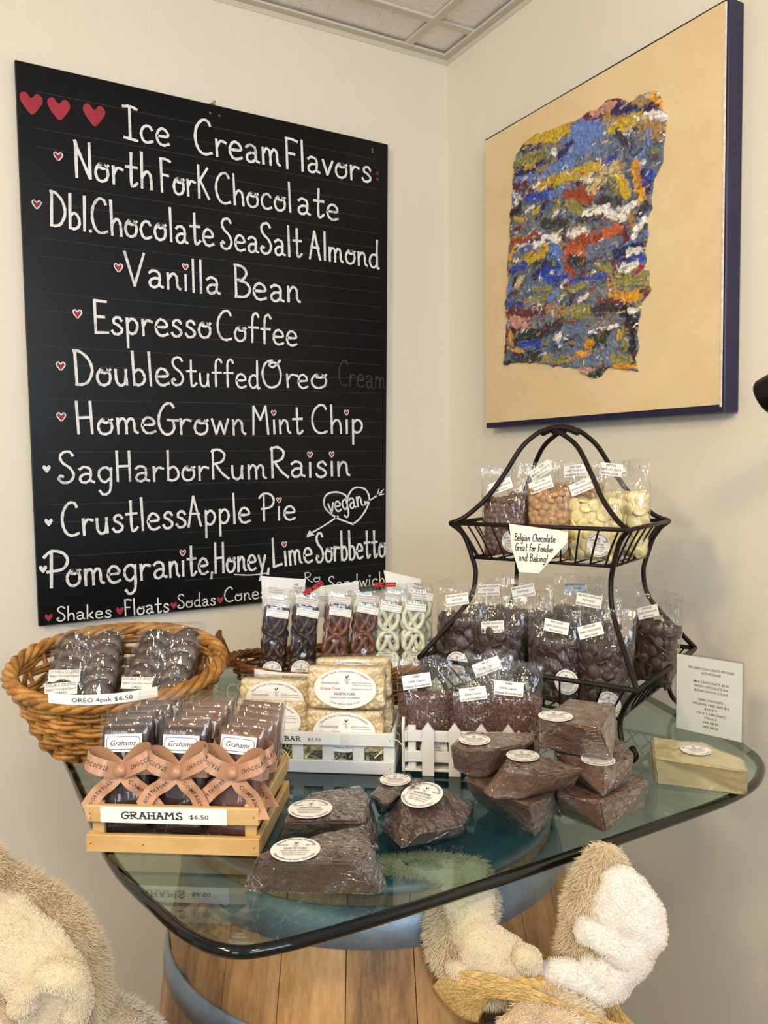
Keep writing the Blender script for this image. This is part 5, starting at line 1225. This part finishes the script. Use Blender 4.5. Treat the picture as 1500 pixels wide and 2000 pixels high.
bag('white', sb(.082, -.046, zf, .04, rz=-.05), 'white chocolate pistole bag at the front right corner of the upper basket', GT, 1, (-.018, .122), .4, (.016, .028))
bag('white', sb(.100, .030, zf, .02, rz=-.25), 'white chocolate pistole bag in the back right, rising above its neighbour', GT, 2, (-.010, .138), -.1, (.01, .03), scale=1.08)
GD = 'bags of dark pistoles in the lower basket'; zf = zbl + .003
bag('dark', sb(-.148, -.098, zf + .018, .04, rz=.16, ry=.06), 'dark pistole bag at far left of the lower basket, round label at its foot', GD, 0, (-.006, .136), .25, (.004, .026))
bag('dark', sb(-.066, -.104, zf + .006, .06, rz=.05), 'dark pistole bag second from the left with its sticker halfway up', GD, 1, (-.006, .108), .15, None)
bag('dark', sb(-.050, -.030, zf + .020, .05, rz=.0), 'dark pistole bag standing tall in the middle row beside the rear upright', GD, 2, (.0, .140), .25, None, scale=1.05)
bag('dark', sb(.034, -.104, zf, .08, rz=.05), 'dark pistole bag at the front centre right with a folded sticker', GD, 0, (.008, .126), -.1, (.030, .040), stk='darkb')
bag('dark', sb(.118, -.100, zf, .05, rz=-.05), 'dark pistole bag at the front right corner, round label low behind the upright', GD, 1, (-.018, .126), .35, (.018, .016), stk='darkb')
bag('dark', sb(.070, -.030, zf + .012, .05), 'dark pistole bag in the middle row, its film top just above the front bags', GD, 2, (.0, .142), -.1, None, scale=1.05)
bag('dark', sb(.150, .030, zf + .02, .02, rz=-.35, ry=.12), 'dark pistole bag leaning over the right side rail of the lower basket', GD, 0, (-.008, .124), .45, None, stk='darkb', scale=.98)
bag('dark', sb(-.130, -.010, zf + .02, .05, rz=.1), 'dark pistole bag in the back row at the far left of the lower basket', GD, 1, (.0, .140), .1, None)
bag('dark', sb(.010, .060, zf + .02, .05), 'dark pistole bag in the rear row behind the tall middle bag', GD, 2, (.0, .142), .1, None, scale=1.02)

# ---------------- pretzel packs in the dark basket ----------------
def pretzel_mesh(mat):
    P = [(-.42, -.74), (-.12, -.3), (.1, .0), (.42, .62), (.72, .82), (.95, .45), (.86, -.2), (.5, -.75), (0, -.95), (-.5, -.75), (-.86, -.2), (-.95, .45), (-.72, .82), (-.42, .62), (-.1, .0), (.12, -.3), (.42, -.74)]
    Q = catmull(P, 5); n = len(Q); y = .10 * np.cos(np.arange(n) / n * 2 * PI)
    pts = np.c_[Q[:, 0] * .0215, y * .02, Q[:, 1] * .0215]; mb = MB(); tube(mb, pts, .0052 + .0006 * np.sin(np.arange(n) * .8), 8); return mb.mesh('pretzel', [mat], True)
PZ = {'dark': pretzel_mesh(MAT['darker']), 'milk': pretzel_mesh(MAT['milk']), 'white': pretzel_mesh(MAT['white_pretzel'])}
PF = [pack_film(.054, .160, .022, s, fin=.006, amp=.0014) for s in (3.3, 6.1)]
PL = {k: rect_label([(k.capitalize() + ' Chocolate Pretzel', .0040, 4), ('Organic sprouted grain pretzel', .0026, 3), ('covered in Belgian chocolate', .0026, 3)], .044, .015) for k in PZ}
PL['white'] = rect_label([('White Chocolate Pretzel', .0040, 4), ('Organic sprouted grain pretzel', .0026, 3), ('covered in Belgian chocolate', .0026, 3)], .044, .015)
B2M = M4((-.69, -.645, Z), rz=A2)
def pretzel_pack(kind, x, y, z, lean, ry, label, v=0, rz=0, scl=1.0, rl=True):
    r = thing('pretzel_pack', label, 'pretzels', mat=B2M @ M4((x, y, z), rx=-lean, ry=ry, rz=rz) @ Matrix.Scale(scl, 4), group='packs of chocolate pretzels in the dark basket')
    for i in range(3):
        for j in range(2):
            link('pretzel', PZ[kind], r, M4((random.uniform(-.001, .001), -.0045 + .0095 * j, .026 + .043 * i), ry=random.uniform(-.12, .12) + (PI if (i + j) % 2 else 0)))
    link('film_wrapper', PF[v % 2], r)
    link('printed_label', PL[kind], r, M4((.003, -.0135, .138), rx=PI / 2) @ Matrix.Rotation(random.uniform(-.16, -.05), 4, 'Z'))
    if rl: link('round_label', RL, r, M4((.0, -.0135, .024), rx=PI / 2))
    return r
for i, (kind, x, lab) in enumerate((('dark', -.128, 'leftmost front pretzel pack, dark chocolate'), ('dark', -.078, 'second front pretzel pack from the left, dark chocolate with glaring film'), ('milk', -.022, 'third front pretzel pack, milk chocolate'), ('milk', .030, 'fourth front pretzel pack, milk chocolate'), ('white', .080, 'fifth front pretzel pack, white coated'), ('white', .128, 'rightmost front pretzel pack, white coated'))):
    pretzel_pack(kind, x, -.060 + .012 * abs(i - 2.5) / 2.5 + (.010 if i in (3, 4) else 0), .066, .10, (.10, .12, .13, .12, .06, .03)[i], lab + ' in the dark basket', i, scl=.88)
for i, (kind, x, lab) in enumerate((('dark', -.122, 'dark chocolate pretzel pack behind the leftmost one'), ('milk', -.070, 'pretzel pack of the second row behind the glaring dark pack'), ('milk', -.010, 'pretzel pack of the second row behind the third front pack'), ('white', .042, 'second row pretzel pack between milk and white front packs'), ('white', .096, 'white pretzel pack of the second row under the red clip'), ('white', .146, 'white pretzel pack of the second row at the far right'))):
    pretzel_pack('dark' if i == 1 else kind, x, -.022, .078, .10, .08 - .02 * i / 2, lab, i + 1, rl=False, scl=.9)
CRD = [((510, 1124), (596, 1130), (594, 1160), (512, 1152), 'DARK', 'second'), ((605, 1146), (700, 1134), (700, 1165), (607, 1170), 'MILK', 'middle'), ((748, 1113), (820, 1130), (832, 1168), (764, 1150), 'WHITE', 'right')]
for tl, tr, br, bl, nm, wh in CRD:
    yc = -.52
    pl = lambda q: (lambda d: CAM + d * ((np.array([-.64, -.64, 0]) - CAM) @ np.array([-.342, -.94, 0])) / (d @ np.array([-.342, -.94, 0])))(ray(*q))
    P = [pl(q) for q in (tl, tr, br, bl)]; P[2] = P[2] - [0, 0, .035]; P[3] = P[3] - [0, 0, .035]
    c = np.mean(P, 0); xa = (P[1] - P[0]); xa /= np.linalg.norm(xa); na = np.array([-.342, -.94, 0]); ya = np.cross(na, xa)
    M = frame(c, xa, ya); L = [((p - c) @ xa, (p - c) @ ya) for p in P]
    mb = MB(); grid(mb, lambda u, v: (lambda a, b: (*(a * (1 - v) + b * v), .004 * math.sin(PI * u) + (.006 * v * v)))(np.array(L[3]) * (1 - u) + np.array(L[2]) * u, np.array(L[0]) * (1 - u) + np.array(L[1]) * u), 10, 6)
    top = max(l[1] for l in L)
    put_text(mb, nm, .0055, .018, top - .013, 3 if nm == 'MILK' else 1, z=.0068, bold=.01); put_text(mb, 'CHOCOLATE', .0055, .018, top - .0195, 3 if nm == 'MILK' else 1, z=.0062, fit=.03); put_text(mb, 'PRETZELS', .0055, .018, top - .026, 3 if nm == 'MILK' else 1, z=.0058, fit=.027)
    rooster(mb, -.014, top - .009, .004, z=.0068)
    for i in range(3): put_text(mb, 'Naturally Delicious', .003, -.014, top - .021 - .004 * i, 4, fit=.026, z=.0064)
    o = mb.build('header_card', LM()); o.matrix_world = M; tag(o, 'white header card reading %s chocolate standing behind the %s pretzel packs' % (nm.lower(), wh), 'card')
for (x, y, ang, lab) in ((612, 1149, .5, 'red clip tilted at the left edge of the middle header card'), (752, 1142, -.03, 'red clip pinned flat beside the white pretzel header card')):
    c = (lambda d: CAM + d * ((np.array([-.66, -.70, 0]) - CAM) @ np.array([-.342, -.94, 0])) / (d @ np.array([-.342, -.94, 0])))(ray(x, y))
    r = thing('clip', lab, 'clip', mat=frame(c, (.94, -.342, 0), (0, 0, 1)) @ Matrix.Rotation(ang, 4, 'Z'))
    for s in (-1, 1): mb = MB(); box(mb, (0, .0022 * s, 0), (.040, .0035, .005), bev=.0008); mb.build('clip_arm', MAT['redclip'], r)
    mb = MB(); tube(mb, [(-.002, -.004, 0), (-.002, .004, 0)], .0028, 10); mb.build('spring', MAT['wire'], r)
def onbasket(BM, P, th, t, off):
    p = P(th, t, off); q = BM @ Vector(p); return np.array(q)
tag_strip([onbasket(B2M, Pb2, t, .92, .014) for t in (-2.42, -2.2, -1.95, -1.7, -1.45, -1.2)], .015, 'BELGIAN CHOCOLATE PRETZELS', 'white strip reading BELGIAN CHOCOLATE on the dark basket rim', .0088, fit=.135, bold=.0)

# ---------------- cookie packs in the honey basket ----------------
def cookie():
    mb = MB(); prof = [(.0005, -.0095), (.017, -.0098), (.0235, -.008), (.0262, -.003), (.0262, .003), (.0235, .008), (.017, .0098), (.0005, .0095)]; lathe(mb, prof, 26)
    v = mb.v[0]; v += .0006 * np.stack([noise(v, 120, k) for k in range(3)], 1); mb.v[0] = v[:, [0, 2, 1]]; return mb.mesh('dipped_cookie', [MAT['dark']], True)
CK = cookie(); OF = [pack_film(.112, .062, .046, s, fin=.008, amp=.0022) for s in (2.2, 7.7, 9.9)]
OL = rect_label([('DOUBLE STUFFED', .0064, 1), ('Belgian Chocolate Dipped', .0046, 1), ('OREO', .0064, 1)], .048, .019)
B1M = M4((-1.083, -.637, Z), rz=A1)
ncol = (5, 5)
for c in range(2):
    for k in range(ncol[c]):
        x = (-.052, .058)[c] + .004 * k * (1 if c else -.4); y = -.036 + .028 * k; z = .060 + .013 * k
        r = thing('cookie_pack', 'dipped cookie pack, %s from the front in the %s column of the honey basket' % (['first', 'second', 'third', 'fourth', 'fifth'][k], ('left', 'right')[c]), 'cookies', mat=B1M @ M4((x, y, z), rx=-.42 + random.uniform(-.05, .05), ry=random.uniform(-.05, .05) + (.04 if c else -.02), rz=(.05, -.05)[c] + random.uniform(-.06, .06)), group='cookie packs in the honey basket')
        for i in range(2):
            for j in range(2): link('dipped_cookie', CK, r, M4((-.0275 + .055 * i, -.0105 + .021 * j, .030), rz=random.uniform(-.08, .08), ry=random.uniform(0, 3)))
        link('film_wrapper', OF[(k + c) % 3], r)
        if k == 0 or (k == 1 and c == 0): link('printed_label', OL, r, M4((-.026, -.0265, .040), rx=PI / 2) @ Matrix.Rotation(random.uniform(-.04, .04), 4, 'Z'))
tag_strip([onbasket(B1M, Pb1, t, 1.06, .011) for t in (-2.0, -1.8, -1.6, -1.35, -1.1)], .0145, 'OREO 4pak $6.50', 'white strip reading OREO 4pak on the front rim of the honey basket', .0085, fit=.085, bold=.0)
# ---------------- plush toys ----------------
def loft(path, seg=20, n=8, amp=.002, seed=1, fr=28, squash=1.0):
    """soft rounded form along (px, py, depth, half-width px, thickness m); returns verts, faces"""
    K = np.array([(*dep(p[0], p[1], p[2]), p[3] * p[2] / F, p[4]) for p in path]); K = catmull(K, n)
    P, hw, th = K[:, :3], np.maximum(K[:, 3], .002), np.maximum(K[:, 4], .002); m = len(P)
    T = np.gradient(P, axis=0); T /= np.linalg.norm(T, axis=1)[:, None]
    C_ = CAM - P; C_ /= np.linalg.norm(C_, axis=1)[:, None]
    W = np.cross(T, C_); W /= np.linalg.norm(W, axis=1)[:, None]; N_ = np.cross(W, T)
    a = np.arange(seg) * 2 * PI / seg; V = []
    for i in range(m):
        e = min(1, max(.02, min(i, m - 1 - i) / 3.0)) ** .5
        V.append(P[i] + e * (W[i] * hw[i] * np.cos(a)[:, None] + N_[i] * th[i] * np.sin(a)[:, None]))
    V = np.concatenate(V); C0 = np.repeat(P, seg, 0); D = V - C0; D /= np.linalg.norm(D, axis=1)[:, None] + 1e-9
    V = V + D * (amp * (fbm(V, fr, seed, 3)) + amp * .8 * noise(V, fr * .45, seed + 9))[:, None]
    f = [(i * seg + k, i * seg + (k + 1) % seg, (i + 1) * seg + (k + 1) % seg, (i + 1) * seg + k) for i in range(m - 1) for k in range(seg)]
    f += [tuple(range(seg))[::-1], tuple((m - 1) * seg + k for k in range(seg))]
    return V, f, D
def fur(parts, count, length, parent, org, mat, seed=1, wd=.0008, drop=.35, keep=None, under=False):
    """real strands grown from the surface"""
    g = np.random.default_rng(seed); tri = []; 
    for V, f, D in parts:
        q = np.array([t for t in f if len(t) == 4]); A = V[q[:, 0]]; B = V[q[:, 1]]; C_ = V[q[:, 3]]; E = V[q[:, 2]]
        tri.append((A, B, C_, E, D[q[:, 0]]))
    A = np.concatenate([t[0] for t in tri]); B = np.concatenate([t[1] for t in tri]); C_ = np.concatenate([t[2] for t in tri]); E = np.concatenate([t[3] for t in tri]); Dn = np.concatenate([t[4] for t in tri])
    ar = np.linalg.norm(np.cross(B - A, C_ - A), axis=1)
    if keep is not None: ar = ar * keep(A)
    idx = g.choice(len(A), count, p=ar / ar.sum()); u, v = g.random((2, count, 1))
    P = A[idx] * (1 - u) * (1 - v) + B[idx] * u * (1 - v) + C_[idx] * (1 - u) * v + E[idx] * u * v; N_ = Dn[idx]
    cl = np.stack([noise(P, 70, k + 3) for k in range(3)], 1)
    d = N_ + .55 * cl + g.normal(0, .28, (count, 3)) - np.array([0, 0, drop]); d /= np.linalg.norm(d, axis=1)[:, None]
    L = length * g.uniform(.5, 1.15, (count, 1)); s = np.cross(d, CAM - P); s /= np.linalg.norm(s, axis=1)[:, None] + 1e-9; s *= wd / 2 
    d2 = d - np.array([0, 0, .35]) + g.normal(0, .25, (count, 3)); d2 /= np.linalg.norm(d2, axis=1)[:, None]
    M1 = P + d * L * .55; M2 = M1 + d2 * L * .45; P0 = P - N_ * .001
    V = np.stack([P0 - s, P0 + s, M1 + s * .8, M1 - s * .8, M2], 1).reshape(-1, 3)
    if under: V[:, 2] = np.minimum(V[:, 2], .9172)
    V = V - org
    b = np.arange(count)[:, None] * 5
    me = bpy.data.meshes.new('fur'); n5 = count
    fq = np.concatenate([b + [0, 1, 2, 3]], 1); ft = b + [3, 2, 4]
    faces = [tuple(x) for x in fq.tolist()] + [tuple(x) for x in ft.tolist()]
    me.from_pydata(V.tolist(), [], faces); me.materials.append(mat); me.update()
    o = link('fur', me, parent); o['kind'] = 'stuff'; return o
def soft(name, parts, mat, parent, org):
    mb = MB()
    for V, f, D in parts: mb.add(V - org, f)
    return mb.build(name, mat, parent, True)
# left plush, only its ear, shoulder and body reach into the frame
o1 = dep(60, 2000, .83); o1 = np.array([o1[0], o1[1], 0.0])
pl1 = thing('plush_rabbit', 'cream long-furred plush toy at the lower left corner, floppy ear folded forward', 'plush toy', tuple(o1))
e1 = loft([(-90, 1660, .82, 50, .03), (-10, 1752, .82, 62, .032), (70, 1815, .82, 70, .034), (128, 1880, .82, 68, .034), (148, 1945, .82, 50, .03), (130, 2020, .82, 45, .03)], amp=.004, seed=2)
in1 = [loft([(-60, 1755, .79, 45, .012), (10, 1815, .785, 62, .014), (75, 1862, .78, 62, .014), (118, 1915, .775, 50, .014), (112, 1975, .78, 42, .014), (90, 2040, .79, 40, .014)], amp=.004, seed=5, fr=40),
       loft([(42, 1985, .765, 22, .010), (58, 1930, .760, 24, .012), (100, 1902, .755, 26, .013), (140, 1915, .757, 24, .012), (158, 1950, .765, 18, .010), (140, 2000, .77, 22, .010)], amp=.0035, seed=8, fr=45),
       loft([(-30, 1860, .775, 22, .010), (20, 1905, .768, 24, .011), (50, 1960, .768, 22, .011), (60, 2030, .775, 26, .010)], amp=.003, seed=9, fr=45)]
b1 = loft([(150, 1985, .86, 38, .03), (215, 2015, .85, 62, .05), (250, 2090, .85, 95, .07), (200, 2250, .86, 160, .10), (150, 2600, .88, 170, .11), (140, 3000, .9, 150, .1)], amp=.004, seed=12)
b1b = loft([(-60, 1970, .83, 60, .05), (10, 2010, .83, 70, .06), (60, 2100, .83, 90, .07)], amp=.004, seed=13)
h1 = soft('ear', [e1], MAT['plush_skin'], pl1, o1); soft('ear_lining', in1, MAT['plush'], pl1, o1)
Vb = b1[0]; Vb[:, 2] = np.maximum(Vb[:, 2], .0)
soft('body', [b1, b1b], MAT['plush_skin'], pl1, o1)
fur([e1], 26000, .014, pl1, o1, MAT['fur'], 3, keep=lambda A: np.where(np.linalg.norm(A - CAM, axis=1) > 0, 1, 1)); fur([b1b, b1], 30000, .013, pl1, o1, MAT['fur_light'], 4, keep=lambda A: (A[:, 2] > .6) * 1.0)
fur(in1, 16000, .0028, pl1, o1, MAT['fur_light'], 5, wd=.0006, drop=0)
mb = MB(); mb.add(*loft([(150, 1990, .80, 8, .003), (165, 1972, .795, 10, .003), (172, 1955, .80, 6, .003)], seg=10, amp=0)[:2]); mb.v[0] -= o1; mb.build('neck_ribbon', MAT['greenribbon'], pl1, True)

# right plush with the straw hat
o2 = dep(1070, 2100, .90); o2 = np.array([o2[0], o2[1], 0.0])
pl2 = thing('plush_rabbit', 'cream plush rabbit with long floppy ears in front of the barrel, wearing a straw hat', 'plush toy', tuple(o2))
ea = loft([(1010, 1905, .90, 40, .022), (945, 1885, .895, 58, .024), (903, 1835, .90, 60, .024), (905, 1765, .918, 56, .016), (885, 1700, .936, 58, .009), (835, 1672, .943, 52, .007), (785, 1688, .943, 46, .007), (752, 1735, .943, 26, .007)], amp=.003, seed=21)
la = [loft([(1040, 1893, .875, 26, .010), (1000, 1875, .872, 42, .014), (950, 1860, .872, 48, .015), (920, 1815, .885, 42, .013), (915, 1755, .903, 46, .010), (897, 1700, .926, 50, .007), (840, 1668, .934, 44, .005), (795, 1680, .935, 34, .005)], amp=.0035, seed=23, fr=40),
      loft([(1000, 1860, .862, 16, .009), (1028, 1872, .860, 24, .012), (1038, 1900, .865, 18, .010)], amp=.002, seed=24, fr=60),
      loft([(870, 1880, .872, 14, .008), (930, 1905, .866, 20, .010), (990, 1912, .866, 18, .010)], amp=.002, seed=25, fr=60)]
eb = loft([(1090, 1925, .90, 34, .02), (1130, 1900, .90, 46, .026), (1150, 1850, .90, 52, .03), (1155, 1790, .90, 48, .03), (1170, 1725, .90, 44, .026), (1185, 1680, .90, 34, .022), (1192, 1648, .90, 16, .012)], amp=.004, seed=31)
lb = [loft([(1120, 1940, .880, 22, .012), (1165, 1915, .875, 44, .018), (1205, 1865, .87, 60, .020), (1215, 1800, .87, 66, .020), (1212, 1735, .872, 50, .018), (1202, 1688, .88, 30, .012)], amp=.006, seed=33, fr=30),
      loft([(1222, 1700, .872, 26, .010), (1246, 1765, .862, 40, .012), (1256, 1825, .86, 40, .012), (1240, 1868, .862, 26, .010)], amp=.004, seed=34, fr=40),
      loft([(1120, 1812, .874, 20, .008), (1165, 1822, .862, 30, .010), (1215, 1850, .858, 34, .010), (1246, 1862, .86, 20, .008)], amp=.004, seed=35, fr=45),
      loft([(1130, 1880, .874, 20, .008), (1180, 1895, .862, 34, .010), (1228, 1898, .862, 24, .008)], amp=.004, seed=36, fr=45),
      loft([(1056, 1918, .872, 20, .009), (1090, 1900, .866, 26, .011), (1140, 1914, .862, 28, .010), (1190, 1940, .866, 22, .008)], amp=.003, seed=37, fr=50)]
hd = loft([(1005, 1962, .882, 62, .040), (1035, 2005, .868, 118, .060), (1060, 2080, .850, 138, .075), (1075, 2160, .84, 125, .075), (1080, 2230, .84, 80, .05)], amp=.003, seed=41)
bd_ = loft([(1080, 2200, .84, 90, .05), (1085, 2350, .82, 140, .065), (1090, 2600, .85, 170, .065), (1095, 3000, .96, 150, .06), (1095, 3060, .97, 120, .05)], amp=.004, seed=43)
bd_[0][:, 2] = np.maximum(bd_[0][:, 2], 0)

for q_ in [ea] + la: q_[0][:, 2] = np.minimum(q_[0][:, 2], .9145 + .0012 * (q_ is not ea))   # pressed under the glass
soft('ear', [ea], MAT['plush_skin'], pl2, o2); soft('ear', [eb], MAT['plush_skin'], pl2, o2); soft('ear_lining', la, MAT['plush'], pl2, o2); soft('ear_lining', lb, MAT['fleece_white'], pl2, o2); soft('head', [hd], MAT['plush_skin'], pl2, o2); soft('body', [bd_], MAT['plush_skin'], pl2, o2)
fur([ea], 17000, .014, pl2, o2, MAT['fur'], 7, under=True); fur([eb], 17000, .014, pl2, o2, MAT['fur'], 17); fur([hd], 24000, .010, pl2, o2, MAT['fur_light'], 8, keep=lambda A: (A[:, 2] > .6) * 1.0)
fur(la, 14000, .0026, pl2, o2, MAT['fur_light'], 9, wd=.0006, drop=0, under=True); fur(lb, 16000, .0026, pl2, o2, MAT['fur_light'], 19, wd=.0006, drop=0)
hat = thing('straw_hat', 'plaited straw hat with upturned brim on the plush rabbit in front of the barrel', 'hat', tuple(o2))
OU = [(845, 1925, .90), (872, 1904, .87), (925, 1897, .85), (1000, 1914, .84), (1100, 1958, .83), (1180, 1990, .83), (1250, 2014, .84), (1290, 2050, .88), (1262, 2020, .93), (1216, 1975, .945), (1192, 1925, .95), (1130, 1885, .955), (1040, 1858, .955), (950, 1868, .945), (880, 1897, .925)]
IN = [(935, 1995, .875), (943, 1965, .865), (975, 1948, .855), (1050, 1962, .85), (1110, 1988, .845), (1160, 2010, .845), (1200, 2034, .85), (1210, 2050, .87), (1190, 2025, .90), (1165, 1988, .92), (1150, 1950, .93), (1110, 1918, .935), (1040, 1903, .935), (985, 1918, .92), (950, 1955, .90)]
Oo = catmull([dep(*p) for p in OU], 16, closed=True) - o2; Ii = catmull([dep(*p) for p in IN], 16, closed=True) - o2; mH = len(Oo); NR = 6
cen = Ii.mean(0); axh = np.array([.05, .05, 1.0])
for k in range(NR + 4):
    mb = MB(); na = 5; V = []
    for i in range(mH):
        for j in range(na):
            t = (k + j / (na - 1) * .96) / NR
            if t <= 1: p = Oo[i] * (1 - t) + Ii[i] * t + np.array([0, 0, -.010]) * math.sin(PI * t)
            else:
                q = (t - 1) * NR / 4.0; p = (Ii[i] - cen) * (1 - .9 * q ** 1.6) + cen + axh * .040 * math.sin(q * PI / 2)
            lift = .0016 * ((i * 1 + abs(j - 2) * 3) % 6 < 3) + .0012 * math.sin(PI * j / (na - 1)) + .001 * (k % 2)
            V.append(p + (CAM - o2 - p) / np.linalg.norm(CAM - o2 - p) * lift)
    n_ = mH * na; f = []
    U_ = [v - np.array([0, 0, .0018]) for v in V]
    for i in range(mH):
        i2 = (i + 1) % mH
        for j in range(na - 1):
            f.append((i * na + j, i2 * na + j, i2 * na + j + 1, i * na + j + 1)); f.append((n_ + i * na + j, n_ + i * na + j + 1, n_ + i2 * na + j + 1, n_ + i2 * na + j))
        f.append((i * na, n_ + i * na, n_ + i2 * na, i2 * na)); f.append((i * na + na - 1, i2 * na + na - 1, n_ + i2 * na + na - 1, n_ + i * na + na - 1))
    mb.add(V + U_, f); mb.build('straw_plait', MAT['hat'], hat)
